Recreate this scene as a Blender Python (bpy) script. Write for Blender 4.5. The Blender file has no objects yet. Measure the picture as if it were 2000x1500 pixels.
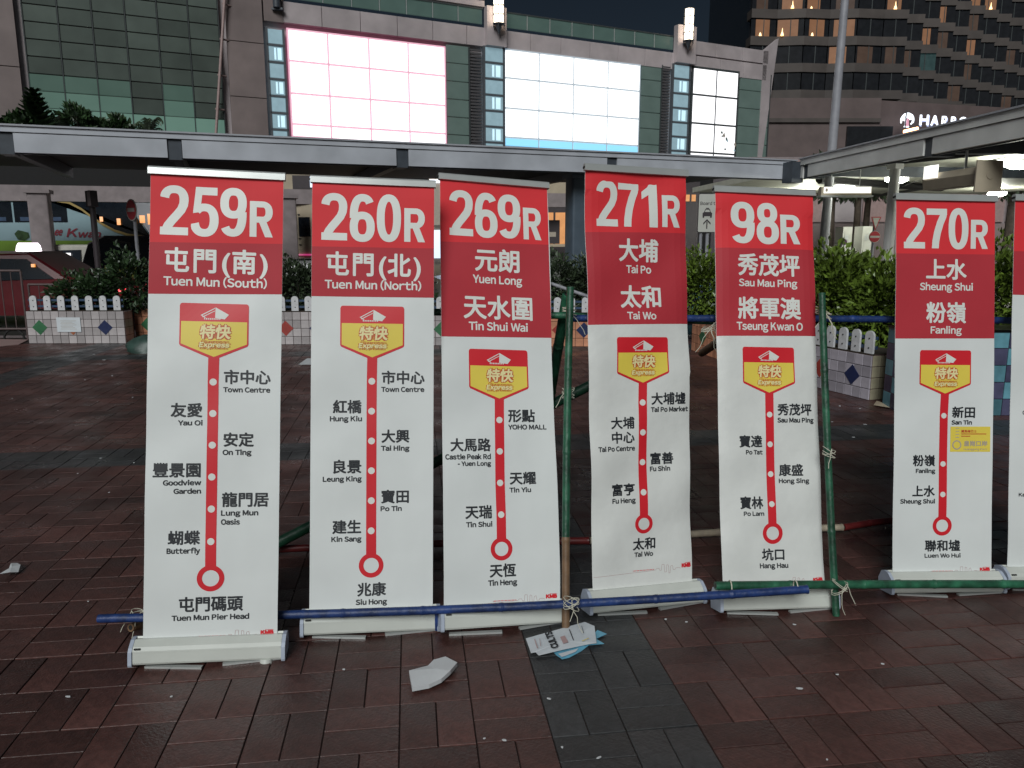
import bpy, math, random
from mathutils import Vector, Matrix
R = math.radians
sc = bpy.context.scene
col = sc.collection

# ------------------------------------------------------------------ camera, sky, sun, exposure
CAM_Z = 1.6
PITCH = math.atan(275 / 1500)
cam_d = bpy.data.cameras.new('camera'); cam_d.lens = 27.0; cam_d.sensor_width = 36.0
cam_d.clip_start = 0.05; cam_d.clip_end = 1500
cam = bpy.data.objects.new('camera', cam_d); col.objects.link(cam)
cam.location = (0, 0, CAM_Z); cam.rotation_euler = (math.pi / 2 - PITCH, 0, 0)
sc.camera = cam

SUN_EL, SUN_AZ = R(35), R(12)
world = bpy.data.worlds.new('World'); sc.world = world; world.use_nodes = True
wn = world.node_tree; wn.nodes.clear()
wo = wn.nodes.new('ShaderNodeOutputWorld'); wb = wn.nodes.new('ShaderNodeBackground')
sky = wn.nodes.new('ShaderNodeTexSky'); sky.sky_type = 'NISHITA'; sky.sun_disc = False
sky.sun_elevation = SUN_EL; sky.sun_rotation = math.pi + SUN_AZ
wb.inputs['Strength'].default_value = 0.0045
wn.links.new(sky.outputs[0], wb.inputs[0]); wn.links.new(wb.outputs[0], wo.inputs[0])

sd = bpy.data.lights.new('sun', 'SUN'); sd.energy = 2.25; sd.angle = R(26); sd.color = (.965, 1.0, .985)
sun = bpy.data.objects.new('sun', sd); col.objects.link(sun)
sun.rotation_euler = Vector((math.sin(SUN_AZ) * math.cos(SUN_EL), math.cos(SUN_AZ) * math.cos(SUN_EL), -math.sin(SUN_EL))).to_track_quat('-Z', 'Y').to_euler()

sc.view_settings.view_transform = 'Standard'; sc.view_settings.look = 'None'
sc.view_settings.exposure = 0; sc.view_settings.gamma = 1
sc.view_settings.use_curve_mapping = False
sc.render.engine = 'CYCLES'
sc.cycles.use_denoising = True
sc.cycles.max_bounces = 6
sc.cycles.sample_clamp_indirect = 3

def ray(px, py):
    """direction of the sight line through a pixel of the 2000 x 1500 photograph"""
    x, u = px - 1000, 750 - py
    c, s = math.cos(PITCH), math.sin(PITCH)
    return Vector((x, 1500 * c + u * s, u * c - 1500 * s))
def at(px, py, Y):
    d = ray(px, py); k = Y / d.y
    return Vector((d.x * k, Y, CAM_Z + d.z * k))
def atz(px, py, z=0.0):
    d = ray(px, py); k = (z - CAM_Z) / d.z
    return Vector((d.x * k, d.y * k, z))

# ------------------------------------------------------------------ materials
def mat(name, c, rough=.6, var=.12, scale=8, metal=0.0, bump=0.0, bscale=60, emit=None, es=0.0, spec=.5, tone=False, alpha=None, var2=0.0, scale2=1.2, rvar=0.0):
    m = bpy.data.materials.new(name); m.use_nodes = True
    n = m.node_tree.nodes; l = m.node_tree.links
    b = n['Principled BSDF']
    b.inputs['Roughness'].default_value = rough; b.inputs['Metallic'].default_value = metal
    b.inputs['Specular IOR Level'].default_value = spec
    tc = n.new('ShaderNodeTexCoord')
    src = None
    def noise(sc_, det=4):
        t = n.new('ShaderNodeTexNoise'); t.inputs['Scale'].default_value = sc_; t.inputs['Detail'].default_value = det
        l.new(tc.outputs['Object'], t.inputs['Vector']); return t
    col_out = None
    if var > 0:
        t = noise(scale); rp = n.new('ShaderNodeMapRange')
        rp.inputs[1].default_value = .3; rp.inputs[2].default_value = .7
        rp.inputs[3].default_value = 1 - var; rp.inputs[4].default_value = 1 + var
        l.new(t.outputs[0], rp.inputs[0])
        mx = n.new('ShaderNodeVectorMath'); mx.operation = 'SCALE'; mx.inputs[0].default_value = c[:3]
        l.new(rp.outputs[0], mx.inputs['Scale']); col_out = mx.outputs[0]
        if var2 > 0:
            t2 = noise(scale2, 3); r2 = n.new('ShaderNodeMapRange')
            r2.inputs[1].default_value = .35; r2.inputs[2].default_value = .65
            r2.inputs[3].default_value = 1 - var2; r2.inputs[4].default_value = 1 + var2
            l.new(t2.outputs[0], r2.inputs[0])
            m2 = n.new('ShaderNodeVectorMath'); m2.operation = 'SCALE'
            l.new(col_out, m2.inputs[0]); l.new(r2.outputs[0], m2.inputs['Scale']); col_out = m2.outputs[0]
        if tone:
            at_ = n.new('ShaderNodeAttribute'); at_.attribute_name = 'tone'
            m3 = n.new('ShaderNodeVectorMath'); m3.operation = 'MULTIPLY'
            l.new(col_out, m3.inputs[0]); l.new(at_.outputs['Color'], m3.inputs[1]); col_out = m3.outputs[0]
        l.new(col_out, b.inputs['Base Color'])
    else:
        b.inputs['Base Color'].default_value = (*c[:3], 1)
    if rvar > 0:
        t3 = noise(3.0, 3); r3 = n.new('ShaderNodeMapRange')
        r3.inputs[1].default_value = .35; r3.inputs[2].default_value = .65
        r3.inputs[3].default_value = max(.05, rough - rvar); r3.inputs[4].default_value = rough + rvar
        l.new(t3.outputs[0], r3.inputs[0]); l.new(r3.outputs[0], b.inputs['Roughness'])
    if bump > 0:
        t = noise(bscale, 6); bp = n.new('ShaderNodeBump'); bp.inputs['Strength'].default_value = bump; bp.inputs['Distance'].default_value = .01
        l.new(t.outputs[0], bp.inputs['Height']); l.new(bp.outputs[0], b.inputs['Normal'])
    if emit:
        b.inputs['Emission Color'].default_value = (*emit, 1); b.inputs['Emission Strength'].default_value = es
    if alpha is not None: b.inputs['Alpha'].default_value = alpha
    return m

M = {}
M['vinyl'] = mat('white_vinyl', (.72, .745, .74), .42, .045, 3, bump=.22, bscale=5, var2=.03, scale2=1.5)
M['vinyl_worn'] = mat('worn_white_vinyl', (.70, .71, .69), .38, .07, 5, bump=.8, bscale=6)
M['red_print'] = mat('red_print', (.72, .036, .046), .6, .05, 4, spec=.3)
M['dark_red_print'] = mat('dark_red_print', (.46, .034, .048), .6, .05, 4, spec=.3)
M['line_red'] = mat('line_red_print', (.66, .018, .03), .42, .03, 6)
M['white_print'] = mat('white_print', (.74, .76, .72), .42, .03, 6)
M['black_print'] = mat('black_print', (.018, .021, .026), .5, .1, 20)
M['yellow_print'] = mat('yellow_print', (.80, .63, .09), .45, .04, 6)
M['rust_print'] = mat('rust_red_print', (.55, .09, .03), .45, .04, 6)
M['cream_print'] = mat('cream_print', (.83, .74, .38), .45, .04, 6)
M['grey_print'] = mat('grey_print', (.42, .36, .30), .5, .08, 20)
M['pale_line'] = mat('pale_line_print', (.45, .30, .30), .5, .08, 20)
M['base_white'] = mat('white_aluminium', (.58, .60, .56), .35, .06, 6, spec=.5, bump=.03)
M['cap_shade_blue'] = mat('shade_tinted_plastic', (.42, .47, .57), .5, .08, 14)  # blue tint of the shaded end caps is put into their colour
M['bar_silver'] = mat('silver_rail', (.55, .57, .56), .28, .06, 10, metal=.4)
M['steel'] = mat('steel', (.45, .46, .46), .3, .08, 20, metal=.8)
M['dark_slot'] = mat('dark_slot', (.02, .02, .02), .6, .1)
M['brick_red'] = mat('red_paver', (.066, .0275, .0235), .40, .30, 30, bump=.3, bscale=90, tone=True, var2=.34, scale2=1.6, rvar=.15, spec=.55)
M['brick_grey'] = mat('grey_paver', (.032, .033, .035), .42, .28, 26, bump=.35, bscale=70, tone=True, var2=.25, scale2=2.0, rvar=.15, spec=.55)
M['joint'] = mat('joint_sand', (.026, .015, .013), .9, .3, 40, bump=.3)
M['asphalt'] = mat('asphalt', (.045, .042, .042), .5, .2, 20, bump=.4, bscale=80, var2=.2)
M['bamboo_blue'] = mat('blue_painted_bamboo', (.011, .032, .125), .48, .40, 22, bump=.5, bscale=30, var2=.35, scale2=6)
M['bamboo_green'] = mat('green_painted_bamboo', (.016, .085, .046), .48, .45, 20, bump=.5, bscale=30, var2=.4, scale2=6)
M['bamboo_red'] = mat('red_painted_bamboo', (.16, .02, .02), .4, .3, 18)
M['bamboo_raw'] = mat('bare_bamboo', (.17, .10, .055), .55, .25, 20, bump=.2)
M['bamboo_white'] = mat('chipped_white_bamboo', (.40, .34, .26), .5, .35, 14)
M['string'] = mat('nylon_string', (.6, .58, .48), .6, .1)
M['paper'] = mat('paper', (.60, .64, .68), .6, .05, 9, bump=.1, bscale=20)
M['tissue'] = mat('white_card', (.58, .60, .62), .6, .06, 9, bump=.12, bscale=14)
M['blue_sheet'] = mat('pale_blue_sheet', (.15, .42, .58), .4, .2, 20)
M['tile_white'] = mat('glazed_white_tile', (.42, .385, .39), .25, .10, 9, tone=True, bump=.05)
M['tile_peach'] = mat('peach_tile', (.55, .25, .15), .3, .14, 9, tone=True)
M['tile_lilac'] = mat('lilac_white_tile', (.40, .37, .42), .28, .10, 9, tone=True)
M['tile_beige'] = mat('beige_tile', (.34, .31, .22), .3, .12, 9, tone=True)
M['tile_teal'] = mat('teal_tile', (.09, .22, .27), .3, .2, 9, tone=True)
M['tile_slate'] = mat('slate_purple_tile', (.06, .06, .11), .3, .2, 9, tone=True)
M['grout'] = mat('grout', (.10, .06, .055), .9, .2)
M['d_green'] = mat('green_diamond_tile', (.04, .15, .07), .3, .15)
M['d_blue'] = mat('navy_diamond_tile', (.02, .03, .09), .3, .15)
M['d_orange'] = mat('orange_diamond_tile', (.38, .12, .05), .3, .15)
M['d_red'] = mat('red_diamond_tile', (.33, .05, .04), .3, .15)
M['picket'] = mat('white_painted_picket', (.58, .58, .60), .5, .12, 20, bump=.2)
M['rail_blue'] = mat('dark_blue_rail', (.03, .06, .12), .5, .2)
M['leaf_dark'] = mat('dark_leaf', (.030, .062, .022), .4, .45, 6)
M['leaf_mid'] = mat('green_leaf', (.075, .155, .028), .36, .5, 5)
M['leaf_grey'] = mat('grey_green_leaf', (.040, .060, .030), .5, .45, 6)
M['bark'] = mat('bark', (.06, .045, .035), .9, .3)
M['soil'] = mat('soil', (.03, .022, .015), 1, .3)
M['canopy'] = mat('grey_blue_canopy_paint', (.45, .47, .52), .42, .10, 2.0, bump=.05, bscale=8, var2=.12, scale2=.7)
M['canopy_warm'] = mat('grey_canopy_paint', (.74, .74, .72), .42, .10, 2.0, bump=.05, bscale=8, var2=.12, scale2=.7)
M['canopy_edge'] = mat('canopy_coping', (.38, .39, .43), .4, .08, 4)
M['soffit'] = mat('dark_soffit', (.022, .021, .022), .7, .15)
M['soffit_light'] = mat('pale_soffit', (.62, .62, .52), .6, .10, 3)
M['bracket'] = mat('dark_bracket', (.05, .06, .075), .5, .15)
M['column_blue'] = mat('blue_grey_column', (.07, .095, .125), .5, .12, 4)
M['concrete_pink'] = mat('pinkish_concrete', (.25, .21, .215), .7, .14, 5)
M['barrier'] = mat('worn_barrier_paint', (.10, .07, .07), .5, .2)
M['podium_shade'] = mat('shade_black_podium', (.014, .013, .014), .8, .1)  # near-black colour paints the shade beneath the canopy onto the podium
M['cable'] = mat('black_cable', (.02, .02, .02), .6, 0)
M['wall'] = mat('brown_stone_cladding', (.43, .375, .385), .55, .10, 1.2, var2=.14, scale2=.25)
M['wall_warm'] = mat('warm_stone_cladding', (.21, .165, .16), .6, .10, 1.2, var2=.15, scale2=.2)
M['glass_dark'] = mat('dark_green_glass', (.085, .105, .092), .35, .18, .6, tone=True, spec=.5)
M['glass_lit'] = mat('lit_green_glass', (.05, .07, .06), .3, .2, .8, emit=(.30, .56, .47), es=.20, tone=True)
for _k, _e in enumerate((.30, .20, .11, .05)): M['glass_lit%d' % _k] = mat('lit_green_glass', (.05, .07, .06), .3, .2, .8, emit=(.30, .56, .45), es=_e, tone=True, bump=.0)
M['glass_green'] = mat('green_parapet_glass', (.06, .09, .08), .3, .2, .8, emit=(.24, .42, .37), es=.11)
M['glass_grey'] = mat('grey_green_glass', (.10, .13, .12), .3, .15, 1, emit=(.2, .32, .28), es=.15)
M['frame_grey'] = mat('grey_frame', (.10, .11, .125), .5, .1)
M['frost'] = mat('frosted_glass_block', (.18, .25, .28), .35, .2, 3, emit=(.34, .52, .60), es=.5)
M['frost_bright'] = mat('bright_frosted_block', (.3, .4, .45), .35, .2, 3, emit=(.58, .84, .95), es=.95)
M['mullion'] = mat('dark_mullion', (.05, .058, .06), .5, .1)
M['louvre'] = mat('louvre', (.09, .085, .09), .5, .1)
M['pipe_pink'] = mat('pinkish_pipe', (.34, .24, .23), .4, .1)
def emat(name, c, s): return mat(name, (.6, .6, .6), .5, 0, emit=c, es=s)
M['scr_pink'] = emat('screen_white_pink', (1, .965, 1), 1.3)
M['scr_pinkback'] = emat('screen_pink_edge', (1, .22, .45), .50)
M['scr_white'] = emat('screen_white', (.97, .99, 1), 1.3)
M['scr_blueback'] = emat('screen_blue_edge', (.25, .40, .55), .35)
M['scr_blue'] = emat('screen_sky_blue', (.07, .55, .93), 1.0)
M['scr_lilac'] = emat('screen_white_lilac', (.98, .97, 1), 1.25)
M['lamp_warm'] = emat('warm_lamp', (1, .83, .62), 5)
M['lamp_white'] = emat('white_lamp', (.97, 1, .90), 30)
M['lamp_soft'] = emat('soft_lightbox', (1, 1, .92), 1.15)
M['lamp_orange'] = emat('orange_street_lamp', (1, .45, .2), 7)
M['lamp_red'] = emat('red_tail_lamp', (1, .05, .07), 2.2)
M['lamp_taxi'] = emat('taxi_roof_lamp', (1, .86, .95), 4.5)
M['lamp_amber'] = emat('amber_light', (1, .36, .05), 1.0)
M['lamp_blue'] = emat('blue_white_light', (.6, .75, 1), 1.2)
M['letter_lit'] = emat('lit_letter', (.85, .9, 1), 2.0)
M['letter_magenta'] = emat('magenta_light', (.55, .03, .18), .8)
M['letter_blue'] = emat('blue_light_edge', (.12, .2, .75), .5)
M['win_amber'] = mat('amber_lit_window', (.1, .06, .04), .6, .3, 1.4, emit=(1, .42, .17), es=.15)
M['win_dim'] = mat('dim_lit_window', (.06, .04, .03), .6, .3, 1.4, emit=(1, .40, .2), es=.022)
M['win_bright'] = emat('bright_table_lamp', (1, .62, .25), 2.2)
M['win_dark'] = mat('dark_hotel_glass', (.018, .019, .022), .2, .2, 2)
M['win_teal'] = mat('teal_lit_window', (.03, .05, .05), .4, .3, 2, emit=(.1, .35, .36), es=.05)
M['shop_orange'] = mat('orange_shop_glow', (.3, .15, .05), .5, .4, 3, emit=(1, .42, .16), es=.5)
M['hotel_band'] = mat('hotel_spandrel', (.075, .062, .057), .7, .14, .8, var2=.15, scale2=.1)
M['hotel_wall'] = mat('hotel_podium_cladding', (.12, .088, .085), .7, .14, .8)
M['bus_white'] = mat('pale_blue_bus_paint', (.26, .37, .41), .3, .06, 2)
M['bus_green'] = mat('lime_bus_paint', (.19, .32, .045), .35, .2, 1.5)
M['bus_glass'] = mat('bus_glass', (.010, .014, .02), .12, .2, 4)
M['bus_gold'] = mat('gold_stripe', (.35, .25, .09), .4, .1)
M['maroon'] = mat('maroon_script', (.24, .03, .05), .5, .1)
M['taxi_red'] = mat('red_taxi_paint', (.10, .010, .014), .3, .1, 3)
M['taxi_roof'] = mat('silver_taxi_roof', (.26, .20, .20), .3, .1, 3)
M['car_black'] = mat('black_car_paint', (.012, .012, .014), .2, .1)
M['car_white'] = mat('white_van_paint', (.42, .40, .36), .35, .1)
M['car_silver'] = mat('silver_car_paint', (.30, .31, .28), .25, .1)
M['cream'] = mat('cream_panel', (.40, .33, .24), .5, .1, 3)
M['rubber'] = mat('black_rubber', (.015, .015, .015), .8, .1)
M['pole_grey'] = mat('grey_pole', (.28, .28, .31), .45, .12, 5)
M['sign_white'] = mat('white_sign_face', (.50, .50, .46), .5, .05)
M['sign_red'] = mat('red_sign_face', (.42, .03, .04), .5, .05)
M['sign_dark'] = mat('dark_sign_back', (.04, .03, .035), .5, .1)
M['sign_purple'] = mat('purple_sign_face', (.10, .04, .10), .5, .1)
M['yellow_barrier'] = mat('yellow_green_barrier', (.26, .28, .04), .5, .15, 4)
M['bag_green'] = mat('green_plastic_bag', (.03, .06, .05), .45, .3, 8, bump=.4, bscale=12)
M['beige_case'] = mat('beige_metal_case', (.42, .36, .27), .5, .08, 4)

# ------------------------------------------------------------------ mesh helpers
class MB:
    def __init__(s): s.v = []; s.f = []; s.mi = []; s.sm = []; s.tone = []; s.usetone = False
    def add(s, vs, fs, mi=0, smooth=False, tone=1.0):
        o = len(s.v); s.v += [tuple(p) for p in vs]
        for f in fs: s.f.append([i + o for i in f]); s.mi.append(mi); s.sm.append(smooth); s.tone.append(tone)
        return s
    def box(s, x0, x1, y0, y1, z0, z1, mi=0, mtx=None, tone=1.0):
        vs = [Vector(p) for p in ((x0,y0,z0),(x1,y0,z0),(x1,y1,z0),(x0,y1,z0),(x0,y0,z1),(x1,y0,z1),(x1,y1,z1),(x0,y1,z1))]
        if mtx is not None: vs = [mtx @ v for v in vs]
        return s.add(vs, [(0,3,2,1),(4,5,6,7),(0,1,5,4),(1,2,6,5),(2,3,7,6),(3,0,4,7)], mi, False, tone)
    def cbox(s, x0, x1, y0, y1, z0, z1, c=.01, mi=0, mtx=None, tone=1.0):
        """box whose front (-y) face is chamfered: tile-like piece"""
        vs = [(x0,y1,z0),(x1,y1,z0),(x1,y1,z1),(x0,y1,z1),(x0,y0+c,z0),(x1,y0+c,z0),(x1,y0+c,z1),(x0,y0+c,z1),
              (x0+c,y0,z0+c),(x1-c,y0,z0+c),(x1-c,y0,z1-c),(x0+c,y0,z1-c)]
        vs = [Vector(p) for p in vs]
        if mtx is not None: vs = [mtx @ v for v in vs]
        fs = [(0,1,5,4),(1,2,6,5),(2,3,7,6),(3,0,4,7),(4,5,9,8),(5,6,10,9),(6,7,11,10),(7,4,8,11),(8,9,10,11)]
        return s.add(vs, fs, mi, False, tone)
    def cyl(s, p0, p1, r0, r1=None, n=12, mi=0, caps=True, smooth=True):
        p0 = Vector(p0); p1 = Vector(p1); r1 = r0 if r1 is None else r1
        d = (p1 - p0).normalized(); a = d.orthogonal().normalized(); b = d.cross(a)
        vs = []
        for i in range(n):
            t = 2 * math.pi * i / n; e = a * math.cos(t) + b * math.sin(t)
            vs += [p0 + e * r0, p1 + e * r1]
        s.add(vs, [(2*i, 2*((i+1)%n), 2*((i+1)%n)+1, 2*i+1) for i in range(n)], mi, smooth)
        if caps: s.add([vs[2*i] for i in range(n)], [list(range(n))[::-1]], mi); s.add([vs[2*i+1] for i in range(n)], [list(range(n))], mi)
        return s
    def tube(s, pts, r, n=6, mi=0):
        for a, b in zip(pts[:-1], pts[1:]): s.cyl(a, b, r, r, n, mi)
        return s
    def prism(s, poly, d0, d1, axis='y', mi=0, smooth=False):
        """poly (a,b) extruded along axis from d0 to d1"""
        def P(a, b, d): return (a, d, b) if axis == 'y' else ((d, a, b) if axis == 'x' else (a, b, d))
        n = len(poly); vs = [P(a, b, d0) for a, b in poly] + [P(a, b, d1) for a, b in poly]
        s.add(vs, [list(range(n)), list(range(2*n-1, n-1, -1))], mi)
        s.add(vs, [(i, (i+1)%n, n+(i+1)%n, n+i) for i in range(n)], mi, smooth)
        return s
    def build(s, name, m, parent=None, kind=None):
        me = bpy.data.meshes.new(name); me.from_pydata(s.v, [], s.f)
        ms = m if isinstance(m, (list, tuple)) else [m]
        for k in ms: me.materials.append(M[k])
        me.polygons.foreach_set('material_index', s.mi); me.polygons.foreach_set('use_smooth', s.sm)
        if s.usetone:
            ca = me.color_attributes.new('tone', 'FLOAT_COLOR', 'CORNER')
            vals = []
            for f, t in zip(s.f, s.tone): vals += [t, t, t, 1.0] * len(f)
            ca.data.foreach_set('color', vals)
        me.update()
        return link(name, me, parent, kind)
def link(name, me, parent=None, kind=None):
    o = bpy.data.objects.new(name, me); col.objects.link(o)
    if parent is not None: o.parent = parent
    if kind: o['kind'] = kind
    return o
def thing(name, label, cat, loc=(0, 0, 0), rz=0.0, group=None, mtx=None):
    o = bpy.data.objects.new(name, None); col.objects.link(o); o.empty_display_size = .2
    if mtx is not None: o.matrix_world = mtx
    else: o.location = loc; o.rotation_euler = (0, 0, rz)
    return tag(o, label, cat, group)
def tag(o, label, cat, group=None):
    o['label'] = label; o['category'] = cat
    if group: o['group'] = group
    return o

# ------------------------------------------------------------------ lettering made as thin flat shapes
_tc = {}
def glyphs(txt):
    if txt not in _tc:
        c = bpy.data.curves.new('lettering', 'FONT'); c.body = txt; c.size = 1; c.resolution_u = 5
        o = bpy.data.objects.new('lettering', c); col.objects.link(o)
        dg = bpy.context.evaluated_depsgraph_get(); dg.update()
        me = bpy.data.meshes.new_from_object(o.evaluated_get(dg))
        _tc[txt] = ([(v.co.x, v.co.y) for v in me.vertices], [list(p.vertices) for p in me.polygons])
        bpy.data.meshes.remove(me); bpy.data.objects.remove(o); bpy.data.curves.remove(c)
    return _tc[txt]
def latin(txt):
    """proportional line of humanist letters set from the full-width forms, one glyph at a time"""
    x = 0; V, F = [], []
    for ch in txt:
        if ch == ' ': x += .24; continue
        if ch == '-': g = ([(0, .25), (.3, .25), (.3, .34), (0, .34)], [[0, 1, 2, 3]])
        elif ch == 'l':
            hh = max(p[1] for p in glyphs(chr(ord('h') + 0xFEE0))[0]); g = ([(0, 0), (.088, 0), (.088, hh), (0, hh)], [[0, 1, 2, 3]])
        else: g = glyphs(chr(ord(ch) + 0xFEE0))
        a = min(p[0] for p in g[0]); b = max(p[0] for p in g[0]); w = b - a
        sb = .065 if ch in 'HMNBDEFhmnurilLpbIPRKU' else .04
        k = .92 if ch not in 'ilI' else 1
        x += sb
        if ch in 'jJ': pass
        o = len(V); V += [(x + (p[0]-a)*k, p[1]) for p in g[0]]; F += [[i+o for i in f] for f in g[1]]
        x += w*k + sb
        if ch in 'TYVWFr' : x -= .05
    return V, F
_cap = []
def cjk(txt):
    x = 0; V, F = [], []
    for ch in txt:
        g = glyphs(ch); o = len(V); par = ch in '()'
        x += .03 if par else 0
        V += [(x + p[0]*(.92 if not par else 1), p[1]) for p in g[0]]; F += [[i+o for i in f] for f in g[1]]
        x += .37 if par else 1.0
    return V, F
def text_mb(mb, txt, u0, u1, v0, v1, kind, bold, lift, mi=0, shear=0.0, step=.00004):
    """lettering fitted into a box; y of the local frame is depth (negative = towards the reader)"""
    vs, fs = latin(txt) if kind == 'L' else (cjk(txt) if '(' in txt else glyphs(txt))
    if not _cap:
        ys = [p[1] for p in glyphs(chr(ord('H') + 0xFEE0))[0]]; _cap.append((min(ys), max(ys)))
    xs = [p[0] for p in vs]; x0, x1 = min(xs), max(xs)
    y0, y1 = (_cap[0] if kind == 'L' else (-.07, .835))
    if kind == 'C' and '(' in txt: y0, y1 = -.07, .835
    b = bold * (v1 - v0)
    sx = (u1 - u0 - 2 * b) / (x1 - x0); sy = (v1 - v0 - 2 * b) / (y1 - y0)
    offs = [(0, 0)] + ([(b * math.cos(a), b * math.sin(a)) for a in [math.pi * k / 4 + .39 for k in range(8)]] if b > 0 else [])
    for k, (dx, dy) in enumerate(offs):
        pts = []
        for x, y in vs:
            yy = v0 + b + (y - y0) * sy + dy
            pts.append((u0 + b + (x - x0) * sx + dx + shear * (yy - v0), -lift - step * k, yy))
        mb.add(pts, fs, mi)
def ribbon(mb, pts, hv, hh, lift, closed=False, mi=0, T=None):
    n = len(pts); L = []; Rr = []
    for i in range(n):
        if closed: a, b = pts[i-1], pts[(i+1) % n]
        else: a, b = pts[max(0, i-1)], pts[min(n-1, i+1)]
        tx, ty = b[0]-a[0], b[1]-a[1]; q = math.hypot(tx, ty) or 1; tx /= q; ty /= q
        h = math.sqrt((hv*ty)**2 + (hh*tx)**2)
        L.append((pts[i][0]-ty*h, pts[i][1]+tx*h)); Rr.append((pts[i][0]+ty*h, pts[i][1]-tx*h))
    m = n if closed else n-1
    vs = [T(*p, lift) for p in L] + [T(*p, lift) for p in Rr]
    mb.add(vs, [(i, n+i, n+(i+1) % n, (i+1) % n) for i in range(m)], mi)
def arc(cx, cy, rx, ry, a0, a1, n=14, e=2.35):
    out = []
    for i in range(n+1):
        t = R(a0 + (a1-a0)*i/n); c, s = math.cos(t), math.sin(t)
        out.append((cx + rx*math.copysign(abs(c)**(2/e), c), cy + ry*math.copysign(abs(s)**(2/e), s)))
    return out
def digit(mb, ch, u0, u1, v0, v1, lift, mi=0):
    w0 = {'1': .335, 'R': .66}.get(ch, .57); HV, HH = .0925, .078
    if ch == 'R': HV, HH = .102, .085
    flip = ch == '9'
    def T(x, y, l):
        y = min(1, max(0, y)); x = min(w0, max(0, x))
        if flip: x = w0-x; y = 1-y
        return (u0 + x/w0*(u1-u0), -l, v0 + y*(v1-v0))
    def rb(p, closed=False, hv=HV, hh=HH, k=0): ribbon(mb, p, hv, hh, lift + .00005*k, closed, mi, T)
    def poly(p, k=0): mb.add([T(x, y, lift + .00005*k) for x, y in p], [list(range(len(p)))], mi)
    if ch == '0': rb(arc(.285, .5, .1925, .422, 0, 360, 40)[:-1], True)
    elif ch == '8':
        rb(arc(.285, .745, .168, .177, 0, 360, 36)[:-1], True, .088, .074); rb(arc(.285, .29, .1925, .212, 0, 360, 36)[:-1], True, k=1)
    elif ch in '69':
        rb(arc(.285, .315, .1925, .237, 0, 360, 36)[:-1], True)
        p = arc(.29, .54, .1975, .38, 185, 90, 18) + arc(.29, .73, .175, .19, 86, 22, 10)
        rb(p, k=1)
    elif ch == '2':
        p = arc(.28, .71, .1975, .212, 172, 0, 22) + [(.468, .62), (.42, .51), (.33, .40), (.235, .29), (.16, .19), (.115, .09)]
        rb(p); poly([(0, 0), (.57, 0), (.57, .158), (0, .158)], 1)
        poly([(0, 0), (.2, 0), (.24, .2), (.1, .2)], 2)
    elif ch == '5':
        rb(arc(.272, .335, .205, .258, 138, -168, 30)); poly([(.115, .842), (.535, .842), (.535, 1), (.115, 1)], 1)
        poly([(.09, 1), (.235, 1), (.19, .56), (.215, .50), (.035, .47)], 2)
    elif ch == '7':
        poly([(0, .842), (.57, .842), (.57, 1), (0, 1)])
        rb([(.56, .96), (.47, .83), (.38, .64), (.30, .40), (.255, .18), (.24, -.04)], hv=.098, k=1)
    elif ch == '1':
        poly([(.15, 0), (.335, 0), (.335, 1), (.15, 1)])
        poly([(0, .625), (.16, .73), (.25, .84), (.25, 1), (.19, 1), (.13, .90), (0, .79)], 1)
    elif ch == 'R':
        poly([(0, 0), (.195, 0), (.195, 1), (0, 1)])
        rb([(.1, .915), (.25, .915)] + arc(.36, .70, .19, .215, 90, -90, 18, 2.2) + [(.25, .485), (.1, .485)], k=1)
        poly([(.245, .47), (.42, .47), (.48, .42), (.66, 0), (.44, 0), (.27, .40)], 2)

import bmesh
def slice_mb(mb, w, H, nu, nv):
    """cut the flat print along the grid of the banner so that it follows the waves exactly"""
    me = bpy.data.meshes.new('slice'); me.from_pydata(mb.v, [], mb.f); me.polygons.foreach_set('material_index', mb.mi)
    bm = bmesh.new(); bm.from_mesh(me); bpy.data.meshes.remove(me)
    for ax, o0, st in ((0, -w/2, w/nu), (2, 0, H/nv)):
        lo = min(v.co[ax] for v in bm.verts); hi = max(v.co[ax] for v in bm.verts)
        k = math.floor((lo-o0)/st) + 1
        while o0 + k*st < hi:
            co = Vector((0, 0, 0)); co[ax] = o0 + k*st; no = Vector((0, 0, 0)); no[ax] = 1
            bmesh.ops.bisect_plane(bm, geom=bm.verts[:]+bm.edges[:]+bm.faces[:], plane_co=co, plane_no=no, dist=1e-6); k += 1
    bm.verts.index_update(); out = MB()
    for m_ in sorted({f.material_index for f in bm.faces}):
        fs = [[v.index for v in f.verts] for f in bm.faces if f.material_index == m_]
        out.add([] if out.v else [v.co[:] for v in bm.verts], [], m_)
        for f in fs: out.f.append(f); out.mi.append(m_); out.sm.append(False); out.tone.append(1.0)
    bm.free(); return out

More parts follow.
